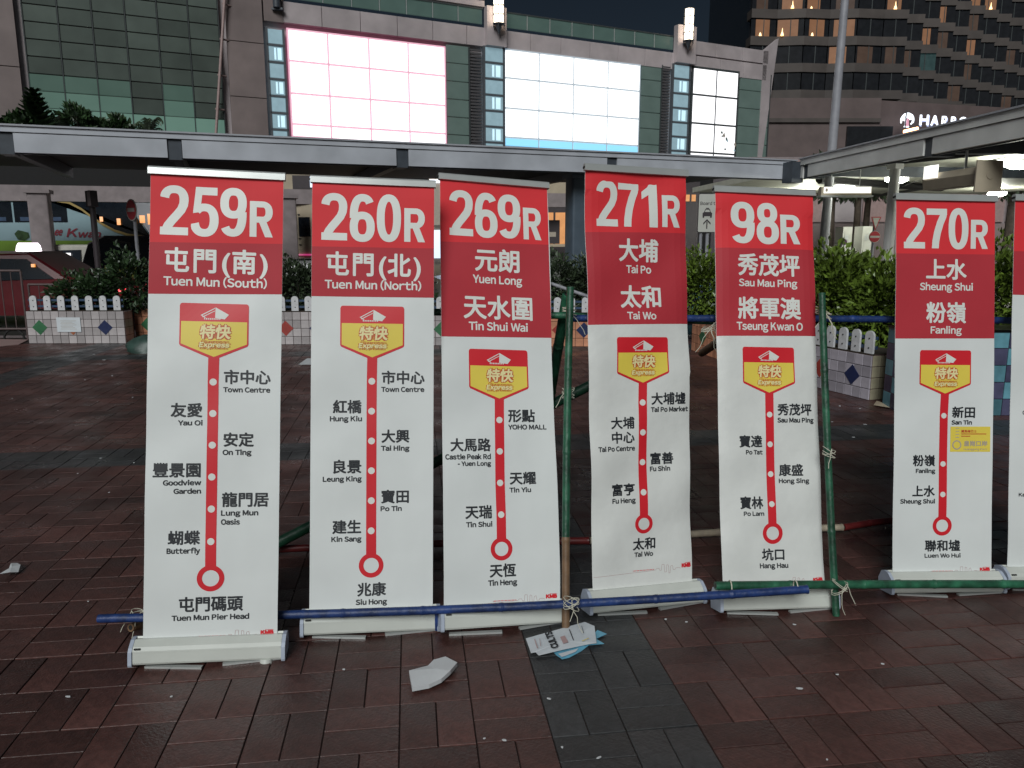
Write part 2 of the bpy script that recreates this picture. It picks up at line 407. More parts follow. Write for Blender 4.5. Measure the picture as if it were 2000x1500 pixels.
SIGNS = [
 ('259', (-1.1744, 2.7699, 0.1579, 0.1903, -0.0402, 0.5, 1.8078), [
  ('D','2',-0.2127,-0.1086,1.5654,1.7595),
  ('D','5',-0.0982,0.0051,1.5626,1.7579),
  ('D','9',0.0098,0.1106,1.567,1.7607),
  ('D','R',0.1225,0.2113,1.5703,1.7114),
  ('C','屯門(南)',-0.1928,0.1934,1.4203,1.5171),
  ('L','Tuen Mun (South)',-0.1955,0.1917,1.3675,1.4023),
  ('E','',-0.25,0.25,1.5339,1.5464),
  ('E','',-0.25,0.25,1.3323,1.345),
  ('G','-',-0.134,0.1249,1.0856,1.3013),
  ('O','',-0.006,0.9936,0.0137,0.0),
  ('O','',-0.0055,0.8703,0.0137,0.0),
  ('O','',-0.0055,0.7467,0.0136,0.0),
  ('O','',-0.0059,0.6222,0.0136,0.0),
  ('O','',-0.0062,0.4969,0.0135,0.0),
  ('O','',-0.0058,0.3705,0.0138,0.0),
  ('Q','',-0.0048,0.2272,0.0514,0.0),
  ('C','市中心',0.0335,0.2117,0.9862,1.0423),
  ('L','Town Centre',0.0317,0.2109,0.9538,0.9745),
  ('C','友愛',-0.1627,-0.0448,0.8556,0.9108),
  ('L','Yau Oi',-0.1346,-0.0429,0.8232,0.8436),
  ('C','安定',0.0358,0.1506,0.7407,0.7964),
  ('L','On Ting',0.0332,0.1421,0.7078,0.7287),
  ('C','豐景園',-0.2237,-0.0472,0.6217,0.6786),
  ('L','Goodview',-0.1855,-0.0449,0.5903,0.6113),
  ('L','Garden',-0.1466,-0.0453,0.5575,0.5777),
  ('C','龍門居',0.0323,0.21,0.5042,0.5617),
  ('L','Lung Mun',0.03,0.1714,0.47,0.4914),
  ('L','Oasis',0.0305,0.102,0.4349,0.4566),
  ('C','蝴蝶',-0.1655,-0.0463,0.3597,0.4147),
  ('L','Butterfly',-0.1691,-0.0455,0.3254,0.3469),
  ('C','屯門碼頭',-0.1214,0.1183,0.0976,0.1571),
  ('L','Tuen Mun Pier Head',-0.1476,0.1422,0.0648,0.0862),
  ('K','-',0.1855,0.2359,0.001,0.0208),
 ]),
 ('260', (-0.5883, 2.9978, 0.1521, 0.1998, -0.0319, 0.5095, 1.7978), [
  ('D','2',-0.2157,-0.11,1.5483,1.7474),
  ('D','6',-0.0998,0.0042,1.5444,1.749),
  ('D','0',0.0124,0.1142,1.5474,1.7514),
  ('D','R',0.128,0.216,1.5514,1.6951),
  ('C','屯門(北)',-0.1943,0.1989,1.4,1.5009),
  ('L','Tuen Mun (North)',-0.2006,0.2009,1.3448,1.3806),
  ('E','',-0.2547,0.2547,1.5193,1.5265),
  ('E','',-0.2547,0.2547,1.3107,1.3146),
  ('G','-',-0.1362,0.1298,1.0511,1.2738),
  ('O','',-0.0047,0.9565,0.0143,0.0),
  ('O','',-0.005,0.8303,0.0143,0.0),
  ('O','',-0.0048,0.7047,0.0142,0.0),
  ('O','',-0.0047,0.5794,0.0142,0.0),
  ('O','',-0.0045,0.4534,0.0142,0.0),
  ('O','',-0.0043,0.327,0.0147,0.0),
  ('Q','',-0.0036,0.1816,0.0512,0.0),
  ('C','市中心',0.0361,0.2166,0.9448,1.0014),
  ('L','Town Centre',0.0341,0.2158,0.9115,0.9332),
  ('C','紅橋',-0.1648,-0.0463,0.8211,0.8775),
  ('L','Hung Kiu',-0.177,-0.0446,0.7876,0.8096),
  ('C','大興',0.0364,0.1538,0.6967,0.7526),
  ('L','Tai Hing',0.0343,0.154,0.6626,0.6843),
  ('C','良景',-0.1625,-0.0459,0.5696,0.6267),
  ('L','Leung King',-0.2044,-0.0447,0.5355,0.557),
  ('C','寶田',0.0361,0.1525,0.4415,0.4977),
  ('L','Po Tin',0.0341,0.1229,0.4082,0.4293),
  ('C','建生',-0.1645,-0.0456,0.3172,0.3741),
  ('L','Kin Sang',-0.1682,-0.0442,0.2838,0.3055),
  ('C','兆康',-0.0605,0.0587,0.0547,0.1105),
  ('L','Siu Hong',-0.0666,0.063,0.0195,0.0418),
 ]),
 ('269', (-0.0374, 3.0423, 0.2753, 0.3245, -0.0662, 0.5094, 1.8885), [
  ('D','2',-0.2117,-0.1033,1.6242,1.8381),
  ('D','6',-0.0945,0.0115,1.6205,1.8373),
  ('D','9',0.0138,0.1208,1.624,1.8376),
  ('D','R',0.1335,0.2197,1.6257,1.7795),
  ('C','元朗',-0.0982,0.1118,1.4631,1.5711),
  ('L','Yuen Long',-0.1086,0.1218,1.4065,1.4451),
  ('C','天水圍',-0.1532,0.1663,1.2415,1.3525),
  ('L','Tin Shui Wai',-0.1311,0.1424,1.1887,1.2267),
  ('E','',-0.2547,0.2547,1.5902,1.6073),
  ('E','',-0.2547,0.2547,1.1545,1.1653),
  ('G','-',-0.134,0.1373,0.8761,1.1031),
  ('O','',-0.0008,0.7868,0.014,0.0),
  ('O','',-0.0018,0.6491,0.0139,0.0),
  ('O','',-0.0028,0.5123,0.0138,0.0),
  ('O','',-0.0017,0.3761,0.0145,0.0),
  ('Q','',-0.003,0.2311,0.0485,0.0),
  ('C','形點',0.0394,0.1623,0.7777,0.8348),
  ('L','YOHO MALL',0.0382,0.2148,0.7448,0.7667),
  ('C','大馬路',-0.2208,-0.0415,0.6499,0.707),
  ('L','Castle Peak Rd',-0.2439,-0.0421,0.6153,0.638),
  ('L','- Yuen Long',-0.1899,-0.0417,0.5869,0.6072),
  ('C','天耀',0.0405,0.1602,0.5038,0.5598),
  ('L','Tin Yiu',0.0379,0.1357,0.4696,0.491),
  ('C','天瑞',-0.1596,-0.0416,0.3618,0.4189),
  ('L','Tin Shui',-0.1573,-0.0415,0.3264,0.3486),
  ('C','天恆',-0.0571,0.0596,0.113,0.1695),
  ('L','Tin Heng',-0.0649,0.0634,0.0787,0.1024),
  ('K','-',0.1899,0.2412,0.0136,0.0339),
 ]),
 ('271', (0.5911, 3.217, 0.2766, 0.1809, -0.0329, 0.4889, 1.8567), [
  ('D','2',-0.1912,-0.0903,1.6093,1.8122),
  ('D','7',-0.0865,0.0127,1.6099,1.8076),
  ('D','1',0.0268,0.1005,1.6104,1.8128),
  ('D','R',0.1224,0.2104,1.6141,1.7584),
  ('C','大埔',-0.0922,0.1039,1.454,1.5565),
  ('L','Tai Po',-0.0574,0.0677,1.4022,1.4374),
  ('C','太和',-0.088,0.1079,1.2465,1.3481),
  ('L','Tai Wo',-0.0593,0.0811,1.1943,1.2281),
  ('E','',-0.2445,0.2445,1.5805,1.5907),
  ('E','',-0.2445,0.2445,1.1694,1.1763),
  ('G','-',-0.1146,0.1377,0.9055,1.1148),
  ('O','',0.0064,0.8225,0.014,0.0),
  ('O','',0.0049,0.6888,0.014,0.0),
  ('O','',0.0041,0.5549,0.0139,0.0),
  ('O','',0.0043,0.4208,0.0139,0.0),
  ('Q','',0.002,0.2802,0.0435,0.0),
  ('C','大埔墟',0.0482,0.2155,0.8109,0.8659),
  ('L','Tai Po Market',0.0444,0.2302,0.7783,0.8003),
  ('C','大埔',-0.1461,-0.0348,0.7077,0.7607),
  ('C','中心',-0.1456,-0.0355,0.6435,0.6959),
  ('L','Tai Po Centre',-0.2113,-0.0336,0.609,0.631),
  ('C','富善',0.0429,0.1546,0.5422,0.5958),
  ('L','Fu Shin',0.0403,0.1375,0.5115,0.5333),
  ('C','富亨',-0.1481,-0.0359,0.4105,0.4641),
  ('L','Fu Heng',-0.1472,-0.0347,0.3772,0.3995),
  ('C','太和',-0.0516,0.0601,0.1637,0.218),
  ('L','Tai Wo',-0.0437,0.0494,0.1319,0.1536),
  ('K','-',0.1833,0.231,0.07,0.0928),
 ]),
 ('98', (1.1692, 3.1994, 0.1307, 0.2576, -0.0336, 0.4782, 1.8024), [
  ('D','9',-0.1667,-0.0515,1.5574,1.7526),
  ('D','8',-0.0431,0.0649,1.557,1.7535),
  ('D','R',0.0728,0.17,1.5623,1.6992),
  ('C','秀茂坪',-0.1378,0.1634,1.4101,1.5117),
  ('L','Sau Mau Ping',-0.1327,0.1482,1.3596,1.3936),
  ('C','將軍澳',-0.1375,0.1634,1.2104,1.3116),
  ('L','Tseung Kwan O',-0.1454,0.1714,1.1585,1.1951),
  ('E','',-0.2391,0.2391,1.5351,1.5389),
  ('E','',-0.2391,0.2391,1.1291,1.1362),
  ('G','-',-0.1216,0.1283,0.8666,1.0806),
  ('O','',0.0002,0.7725,0.013,0.0),
  ('O','',-0.0007,0.638,0.013,0.0),
  ('O','',-0.0005,0.5038,0.013,0.0),
  ('O','',-0.0003,0.3699,0.0134,0.0),
  ('Q','',0.0009,0.2403,0.0476,0.0),
  ('C','秀茂坪',0.0385,0.2048,0.7692,0.823),
  ('L','Sau Mau Ping',0.0367,0.2148,0.7365,0.7585),
  ('C','寶達',-0.1472,-0.0379,0.624,0.6787),
  ('L','Po Tat',-0.117,-0.0363,0.5921,0.6125),
  ('C','康盛',0.0391,0.1522,0.4952,0.5488),
  ('L','Hong Sing',0.0368,0.1789,0.4627,0.4836),
  ('C','寶林',-0.1473,-0.0396,0.3488,0.4042),
  ('L','Po Lam',-0.1327,-0.0371,0.3179,0.3377),
  ('C','坑口',-0.0528,0.0544,0.1201,0.1732),
  ('L','Hang Hau',-0.0643,0.0697,0.0864,0.1086),
  ('K','-',0.1823,0.2292,0.0237,0.0432),
 ]),
 ('270', (2.0094, 3.3698, 0.0692, 0.174, -0.0176, 0.4803, 1.7393), [
  ('D','2',-0.2023,-0.1,1.5062,1.6958),
  ('D','7',-0.0913,0.0067,1.5082,1.6933),
  ('D','0',0.0142,0.111,1.5051,1.6977),
  ('D','R',0.1228,0.206,1.5098,1.6447),
  ('C','上水',-0.0937,0.1042,1.3642,1.4599),
  ('L','Sheung Shui',-0.1235,0.1342,1.3133,1.3476),
  ('C','粉嶺',-0.0919,0.1017,1.162,1.259),
  ('L','Fanling',-0.0698,0.081,1.112,1.1453),
  ('E','',-0.2402,0.2402,1.4815,1.4844),
  ('E','',-0.2402,0.2402,1.0872,1.0921),
  ('G','-',-0.1198,0.1286,0.8274,1.035),
  ('O','',-0.0003,0.7299,0.0128,0.0),
  ('O','',-0.0003,0.5044,0.0128,0.0),
  ('O','',-0.0,0.3619,0.0128,0.0),
  ('Q','',0.0,0.2153,0.0466,0.0),
  ('C','新田',0.0399,0.1519,0.7195,0.7727),
  ('L','San Tin',0.0377,0.1375,0.6883,0.7088),
  ('Y','-',0.0337,0.2272,0.5613,0.6792),
  ('C','粉嶺',-0.148,-0.0388,0.4943,0.5474),
  ('L','Fanling',-0.1328,-0.0373,0.462,0.4825),
  ('C','上水',-0.1479,-0.0385,0.352,0.4047),
  ('L','Sheung Shui',-0.2068,-0.037,0.3198,0.3408),
  ('C','聯和墟',-0.0832,0.0891,0.0954,0.1489),
  ('L','Luen Wo Hui',-0.0849,0.0904,0.066,0.0854),
  ('K','-',0.1825,0.2325,0.0019,0.021),
 ]),
]

# ------------------------------------------------------------------ roll-up route signs (metres on each banner)
SIGN_INFO = {
 '259': ('roll-up banner sign 259R to Tuen Mun (South), largest, at the left end of the row', 'vinyl', .004, .002),
 '260': ('roll-up banner sign 260R to Tuen Mun (North), second from the left', 'vinyl', .005, .001),
 '269': ('roll-up banner sign 269R to Yuen Long, left of the green bamboo upright', 'vinyl', .006, .002),
 '271': ('worn, creased roll-up banner sign 271R to Tai Po and Tai Wo', 'vinyl_worn', .012, .006),
 '98': ('roll-up banner sign 98R to Sau Mau Ping and Tseung Kwan O', 'vinyl_worn', .007, .003),
 '270': ('roll-up banner sign for route 270R to Sheung Shui and Fanling with a yellow sticker patch', 'vinyl', .005, .001),
 'part': ('roll-up banner sign cut off at the right edge of the view, red over white', 'vinyl', .004, .001),
}
def disp_fn(key, w, H):
    _, _, A, B = SIGN_INFO[key]
    ph = sum(ord(c) for c in key)
    def f(u, v):
        d = A * (math.sin(2.2 * v + ph) * .8 + math.cos(math.pi * u / w) * .7 * (1 - .5 * v / H))
        d += B * math.sin(7.3 * v + 3.1 * u / w + ph) * (.4 + abs(u) / w)
        d += B * .8 * math.sin(15 * v - 6 * u / w)
        if key in ('271', '98'):
            e = max(0, abs(u) / (w / 2) - .72) / .28
            d += .010 * e * e * (1 if v < H - .1 else .4)
        return d * min(1, v / .12) * min(1, (H - v) / .05 + .15)
    return f

def make_sign(key, prm, items):
    X, Y, yaw, lean, rl, w, H = prm
    ex = Vector((math.cos(yaw), math.sin(yaw), 0)); nn = Vector((-math.sin(yaw), math.cos(yaw), 0))
    up = Vector((0, 0, math.cos(lean))) + nn * math.sin(lean)
    e = ex * math.cos(rl) + up * math.sin(rl); u_ = -ex * math.sin(rl) + up * math.cos(rl)
    yv = u_.cross(e)      # away from the reader
    m = Matrix.Identity(4)
    for i, a in enumerate((e, yv, u_)):
        for j in range(3): m[j][i] = a[j]
    m.translation = Vector((X, Y, .09))
    label, vin, A, B = SIGN_INFO[key]
    root = thing('roll_up_sign', label, 'banner sign', group='roll-up route signs tied along the bamboo rail', mtx=m)
    D = disp_fn(key, w, H); nu, nv = 16, 64
    def fin(mb, name, mk, par, cut=True):
        if cut: mb = slice_mb(mb, w, H, nu, nv)
        mb.v = [(x, y + D(x, z), z) for x, y, z in mb.v]
        return mb.build(name, mk, par)
    # banner sheet
    mb = MB(); vs = []
    for j in range(nv + 1):
        v = H * j / nv
        for i in range(nu + 1):
            u = -w/2 + w * i / nu
            if key == '271' and i == nu and v < .93: u -= .006
            if key == '269' and i == nu: u += .004 * math.sin(v * 5)
            vs.append((u, 0, v))
    fs = [(j*(nu+1)+i, j*(nu+1)+i+1, (j+1)*(nu+1)+i+1, (j+1)*(nu+1)+i) for j in range(nv) for i in range(nu)]
    mb.add(vs, fs, 0, True)
    mb.add([(x, .0015, z) for x, y, z in vs], [f[::-1] for f in fs], 0, True)
    banner = fin(mb, 'banner', vin, root, False)
    # colour panels
    E = [it for it in items if it[0] == 'E']
    (a0, a1), (b0, b1) = (E[0][4], E[0][5]), (E[1][4], E[1][5])
    def panel(name, mk, l0, l1, t0, t1, lift):
        p = MB(); p.add([(-w/2+.0005, -lift, l0), (w/2-.0005, -lift, l1), (w/2-.0005, -lift, t1), (-w/2+.0005, -lift, t0)], [(0, 1, 2, 3)])
        return fin(p, name, mk, banner)
    panel('red_header_panel', 'red_print', a0, a1, H, H, .0006)
    panel('dark_red_panel', 'dark_red_print', b0, b1, a0, a1, .0006)
    # numerals
    dg = [it for it in items if it[0] == 'D']
    if dg:
        mb = MB()
        for it in dg: digit(mb, it[1], it[2], it[3], it[4], it[5], .0012)
        fin(mb, 'route_number', 'white_print', banner)
    # line + stops
    Os = [it for it in items if it[0] == 'O']; Q = [it for it in items if it[0] == 'Q']; G = [it for it in items if it[0] == 'G']
    if Q:
        q = Q[0]; g = G[0]; gw = g[3] - g[2]; gc = (g[2] + g[3]) / 2
        pts = [(gc, g[4] + .004)] + [(o[2], o[3]) for o in Os] + [(q[2], q[3])]
        r = Os[0][4]; hw = .0205 * w / .5
        ln = MB()
        dense = []
        for (xa, ya), (xb, yb) in zip(pts[:-1], pts[1:]):
            for k in range(6): dense.append((xa + (xb-xa)*k/6, ya + (yb-ya)*k/6))
        dense.append((q[2], q[3] + q[4] * .8))
        dense = [p for p in dense if p[1] >= q[3] + q[4] * .8]
        for (xa, ya), (xb, yb) in zip(dense[:-1], dense[1:]):
            ln.add([(xa-hw, -.0012, ya), (xb-hw, -.0012, yb), (xb+hw, -.0012, yb), (xa+hw, -.0012, ya)], [(0, 1, 2, 3)])
        ri, ro, n = q[4] * .62, q[4], 40
        vs = [(q[2]+ro*math.cos(2*math.pi*i/n), -.00125, q[3]+ro*math.sin(2*math.pi*i/n)) for i in range(n)] + [(q[2]+ri*math.cos(2*math.pi*i/n), -.00125, q[3]+ri*math.sin(2*math.pi*i/n)) for i in range(n)]
        ln.add(vs, [(i, n+i, n+(i+1) % n, (i+1) % n) for i in range(n)])
        fin(ln, 'route_line', 'line_red', banner)
        for o in Os:
            n = 22; dt = MB()
            dt.add([(o[2]+r*math.cos(2*math.pi*i/n), -.0018, o[3]+r*math.sin(2*math.pi*i/n)) for i in range(n)], [list(range(n))])
            fin(dt, 'stop_dot', 'white_print', banner)
        # express badge
        vt, vb = g[5], g[4]; gh = vt - vb
        def X_(f): return gc + f * gw / 2
        def V_(f): return vt - f * gh
        bd = MB()
        c = .05
        sh = MB()
        def poly(mbb, p, lift, mi=0): mbb.add([(X_(a), -lift, V_(b)) for a, b in p], [list(range(len(p)))], mi)
        outer = [(-1, c), (-.975, .012), (-.93, 0), (.93, 0), (.975, .012), (1, c), (1, .745), (.97, .775), (.1, 1.0), (0, 1.02), (-.1, 1.0), (-.97, .775), (-1, .745)]
        poly(bd, outer, .0014, 0)
        poly(bd, [(-.955, .33), (-.955, .735), (0, .972), (.955, .735), (.955, .33)], .0019, 1)
        # white wedge emblem: two thin stripes, a solid face and a row of small marks
        poly(bd, [(-.40, .215), (.02, .075), (.02, .092), (-.36, .222)], .0019, 2)
        poly(bd, [(-.36, .245), (.02, .125), (.02, .137), (-.33, .254)], .0019, 2)
        poly(bd, [(-.40, .215), (-.36, .213), (-.24, .262), (-.28, .264)], .0019, 2)
        poly(bd, [(.03, .068), (.42, .20), (.30, .285), (.02, .262)], .0019, 2)
        poly(bd, [(.10, .20), (.42, .20), (.20, .262), (.12, .235)], .0022, 2)
        for k in range(9): poly(bd, [(-.30+.055*k, .268), (-.265+.055*k, .268), (-.265+.055*k, .294), (-.30+.055*k, .294)], .0019, 2)
        for lift0, bb, mi in ((.0024, .14, 3), (.0032, .035, 4)):
            ex_ = .03 * (mi == 3)
            text_mb(bd, '特快', X_(-.43-ex_), X_(.47+ex_), V_(.645+ex_*.6), V_(.385-ex_*.6), 'C', bb, lift0, mi, shear=.10)
        for lift0, bb, mi in ((.0028, .38, 3), (.0037, .06, 4)):
            ex_ = .04 * (mi == 3)
            text_mb(bd, 'Express', X_(-.43-ex_), X_(.44+ex_), V_(.80+ex_*.9), V_(.705-ex_*.9), 'L', bb, lift0, mi, shear=.15)
        fin(bd, 'express_badge', ['line_red', 'yellow_print', 'white_print', 'rust_print', 'cream_print'], banner)
    # names
    for it in items:
        if it[0] in 'CL':
            mb = MB(); red = it[4] > b0 - .02
            bold = ((.025 if red else .031) if it[0] == 'C' else (.040 if red else .058)) * ((1.12 if it[0] == 'C' and '圍' not in it[1] else .95) if red else 1)
            text_mb(mb, it[1], it[2], it[3], it[4], it[5], it[0], bold, .0012)
            fin(mb, 'printed_place_name', 'white_print' if red else 'black_print', banner)
        elif it[0] == 'K':
            mb = MB(); u0, u1, v0, v1 = it[2:6]; hh = v1 - v0
            text_mb(mb, 'KMB', u0, u1, v0, v1 - hh*.12, 'L', .12, .0012)
            mb.add([(u0+(u1-u0)*.35, -.0012, v1-hh*.08), (u1, -.0012, v1-hh*.08), (u1, -.0012, v1), (u0+(u1-u0)*.35, -.0012, v1)], [(0, 1, 2, 3)])
            vl = v0 - hh*.35
            pl = [(-w/2+.004, vl-.004), (u0-.16, vl+.003), (u0-.125, vl+.006), (u0-.12, vl+.012), (u0-.108, vl+.012), (u0-.105, vl+.003), (u0-.097, vl+.003), (u0-.094, vl+.028), (u0-.083, vl+.028), (u0-.082, vl-.006), (u0-.073, vl-.006), (u0-.071, vl+.026), (u0-.063, vl+.024), (u0-.061, vl-.012), (u0-.056, vl-.012), (u0-.052, vl+.019), (u0-.044, vl+.022), (u0-.040, vl+.002), (u0-.03, vl+.003), (u0-.028, vl+.009), (u0-.015, vl+.01), (u0-.004, vl+.006)]
            t = .0007
            for (xa, ya), (xb, yb) in zip(pl[:-1], pl[1:]):
                dx, dy = xb-xa, yb-ya; q_ = math.hypot(dx, dy); nx, ny = -dy/q_*t, dx/q_*t
                mb.add([(xa-nx, -.0012, ya-ny), (xb-nx, -.0012, yb-ny), (xb+nx, -.0012, yb+ny), (xa+nx, -.0012, ya+ny)], [(0, 1, 2, 3)], 1)
            for k in range(20):
                xx = u0 - .235 + k*.0052
                mb.add([(xx, -.0012, vl+.007), (xx+.004, -.0012, vl+.007), (xx+.004, -.0012, vl+.0105), (xx, -.0012, vl+.0105)], [(0, 1, 2, 3)], 0 if k % 3 else 1)
            fin(mb, 'operator_logo', ['line_red', 'pale_line'], banner)
        elif it[0] == 'Y':
            mb = MB(); u0, u1, v0, v1 = it[2:6]; W, Hh = u1-u0, v1-v0
            mb.add([(u0, -.0012, v0), (u1, -.0012, v0), (u1, -.0012, v1), (u0, -.0012, v1)], [(0, 1, 2, 3)])
            text_mb(mb, '皇崗口岸', u0+W*.34, u0+W*.93, v0+Hh*.22, v0+Hh*.44, 'C', .03, .0016, 1)
            text_mb(mb, 'Huanggang Port', u0+W*.34, u0+W*.92, v0+Hh*.07, v0+Hh*.14, 'L', .03, .0016, 1)
            text_mb(mb, '鐵馬線巴士', u0+W*.27, u0+W*.66, v0+Hh*.76, v0+Hh*.87, 'C', .03, .0016, 2)
            for k in range(4): mb.add([(u0+W*.13, -.0016, v0+Hh*(.92-.12*k)), (u0+W*.22, -.0016, v0+Hh*(.92-.12*k)), (u0+W*.22, -.0016, v0+Hh*(.945-.12*k)), (u0+W*.13, -.0016, v0+Hh*(.945-.12*k))], [(0, 1, 2, 3)], 1)
            for y_, e_ in ((.69, .9), (.60, .5)): mb.add([(u0+W*.27, -.0016, v0+Hh*y_), (u0+W*e_, -.0016, v0+Hh*y_), (u0+W*e_, -.0016, v0+Hh*(y_+.035)), (u0+W*.27, -.0016, v0+Hh*(y_+.035))], [(0, 1, 2, 3)], 2)
            n = 26; cx, cy, ro, ri = u0+W*.165, v0+Hh*.27, W*.115, W*.085
            mb.add([(cx+rr*math.cos(2*math.pi*i/n), -.0016, cy+rr*math.sin(2*math.pi*i/n)) for rr in (ro, ri) for i in range(n)], [(i, n+i, n+(i+1) % n, (i+1) % n) for i in range(n)], 1)
            fin(mb, 'yellow_sticker', ['yellow_print', 'grey_print', 'rust_print'], banner)
    # top rail: rounded clip profile with end caps
    bw = w/2 + .007
    mb = MB(); pr = [(-.013, -.022), (.010, -.022), (.013, -.014), (.013, .004), (.006, .009), (-.008, .009), (-.014, .002)]
    mb.prism([(a, H + b + .012) for a, b in pr], -bw, bw, 'x'); 
    mb.prism([(a*.92, H + b*.3 + .0065 ) for a, b in pr], -bw-.002, -bw, 'x', 1)
    mb.build('top_rail', ['bar_silver', 'dark_slot'], root)
    # base cassette
    mb = MB(); bx = w/2 + (.028 if key in ('259', '271', '270', '98', 'part') else .013 if key == '269' else .022)
    prof = [(-.052, -.075), (-.048, -.082), (.05, -.082), (.052, -.03), (.028, .006), (.006, .010), (.004, .004), (-.004, .004), (-.02, .006), (-.046, -.016), (-.054, -.03)]
    mb.prism(prof, -bx+.006, bx-.006, 'x', 0, False)
    mb.box(-bx+.007, bx-.007, -.0555, -.0535, -.036, -.030, 1)
    mb.build('base_cassette', ['base_white', 'base_white'], root)
    for s_ in (-1, 1):
        mb = MB(); cp = [(a*1.10, b*1.07 - .001) for a, b in prof if abs(a) > .005] 
        x0 = s_*(bx-.005); x1 = s_*(bx+.009); mb.prism(cp, min(x0, x1), max(x0, x1), 'x')
        mb.build('end_cap', 'cap_shade_blue', root)
    mb = MB(); mb.box(-bx+.012, -bx+.034, -.0575, -.050, -.024, -.019); mb.build('slot', 'dark_slot', root)
    # swivel feet on the ground and rear pole
    inv = m.inverted()
    for k, a in enumerate((-.30, .28)):
        c = m @ Vector((a * w, 0, 0)); c = Vector((c.x, c.y, .008)); ang = yaw + (1.25 + .3*k) * (1 if k else -1)
        ang = yaw + (-.18 if k == 0 else .12)
        d = Vector((math.cos(ang), math.sin(ang), 0)); p = Vector((-d.y, d.x, 0)) * .009
        a0, a1 = c - d*.09 - nn*.050, c + d*.13 - nn*(.052 + .010*k)
        mb = MB()
        vs = [inv @ (q_ + o_ + Vector((0, 0, z_))) for z_ in (-.007, .001) for q_, o_ in ((a0, -p), (a1, -p), (a1, p), (a0, p))]
        mb.add(vs, [(0, 3, 2, 1), (4, 5, 6, 7), (0, 1, 5, 4), (1, 2, 6, 5), (2, 3, 7, 6), (3, 0, 4, 7)])
        mb.build('swivel_foot', 'bar_silver', root)
    if key == '259':
        mb = MB(); c = inv @ Vector(tuple(m @ Vector((w*.40, -.03, -.09)))); 
        mb.cyl((w*.43, -.035, -.083), (w*.43, -.038, -.106), .024, .026, 16); mb.build('levelling_foot', 'base_white', root)
    mb = MB(); mb.cyl((0, .05, -.02), (0, .036, H-.02), .008, .007, 8); mb.box(-.02, .02, .010, .044, H-.03, H-.015); mb.build('support_pole', 'steel', root)
    return root
for k_, p_, it_ in SIGNS: make_sign(k_, p_, it_)
make_sign('part', (2.575, 3.42, .069, .174, -.030, .484, 1.735), [
    ('E', '', 0, 0, 1.49, 1.49), ('E', '', 0, 0, 1.285, 1.285),
    ('L', 'C', -.180, -.168, .722, .740), ('L', 'Ka', -.192, -.160, .335, .352)])

# ------------------------------------------------------------------ the ground
def sheet(name, x0, x1, y0, y1, z, mk):
    mb = MB(); mb.add([(x0, y0, z), (x1, y0, z), (x1, y1, z), (x0, y1, z)], [(0, 1, 2, 3)]); return mb.build(name, mk, None, 'structure')
sheet('ground', -400, 400, -100, 900, -.16, 'asphalt')
sheet('road', -60, 60, 13.6, 60, -.12, 'asphalt')
pav = sheet('pavement', -18, 20, .2, 13.2, -.007, 'joint')
mb = MB(); mb.box(-18, 20, 13.2, 13.45, -.16, .0); mb.build('kerb', 'concrete_pink', None, 'structure')
GY = R(7.5); ga = Vector((math.cos(GY), math.sin(GY), 0)); gb = Vector((-math.sin(GY), math.cos(GY), 0))
BS = .25
rng = random.Random(5)
bricks = []
for i in range(-64, 72):
    for j in range(4, 54):
        a0, b0 = .43 + i*BS, 5.74 + (j-24)*BS
        c = ga*(a0+BS/2) + gb*(b0+BS/2)
        if c.y < 1.55 or c.y > 13.1 or abs(c.x) > .85*c.y + 2.4: continue
        grey = (i % 22 in (0, 1)) or ((j-24) % 22 in (0, 1))
        for k in range(2):
            if (i + j) % 2: r = (a0, a0+BS, b0+k*BS/2, b0+(k+1)*BS/2)
            else: r = (a0+k*BS/2, a0+(k+1)*BS/2, b0, b0+BS)
            cc = ga*((r[0]+r[1])/2) + gb*((r[2]+r[3])/2)
            vis = abs(cc.x) < .655*cc.y + .05 and cc.y > 2.05
            bricks.append((0 if vis else 1, cc.length, cc, (i+j) % 2, grey))
bricks.sort(key=lambda t: t[:2])
def brick_geo(mb, cc, horiz, tone, mi, dz, tx, ty):
    g = .0022; c = .0016
    L, W = (BS/2-g, BS/4-g) if horiz else (BS/4-g, BS/2-g)
    vs = []
    for sx, sy, z, s in [(sx, sy, z, s) for z, s in ((-.012, 1), (-c, 1), (0, 1-.0)) for sx, sy in ((-1,-1),(1,-1),(1,1),(-1,1))]:
        ins = c if z == 0 else 0
        p = cc + ga*(sx*(L-ins)) + gb*(sy*(W-ins)); vs.append((p.x, p.y, z + dz + tx*sx + ty*sy))
    mb.add(vs, [(0,1,5,4),(1,2,6,5),(2,3,7,6),(3,0,4,7),(4,5,9,8),(5,6,10,9),(6,7,11,10),(7,4,8,11),(8,9,10,11)], mi, False, tone)
var = {}
for hz_ in (0, 1):
    for gr in (0, 1):
        for t in range(9):
            mb = MB(); mb.usetone = True
            brick_geo(mb, Vector((0, 0, 0)), hz_, .72 + .56*t/8, 0, 0, rng.uniform(-.0006, .0006), rng.uniform(-.0006, .0006))
            o = mb.build('brick', 'brick_grey' if gr else 'brick_red', pav); var[(hz_, gr, t)] = o.data
            bpy.data.objects.remove(o)
far = MB(); far.usetone = True
for n_, (v_, d_, cc, hz_, gr) in enumerate(bricks):
    if n_ < 300 and v_ == 0:
        o = bpy.data.objects.new('brick', var[(hz_, int(gr), rng.randrange(9))]); col.objects.link(o); o.parent = pav
        o.location = (cc.x, cc.y, rng.uniform(-.0018, .0012))
    else:
        brick_geo(far, cc, hz_, rng.uniform(.72, 1.28), int(gr), rng.uniform(-.0018, .0012), rng.uniform(-.0006, .0006), rng.uniform(-.0006, .0006))
far.build('paving_bricks', ['brick_red', 'brick_grey'], pav, 'stuff')

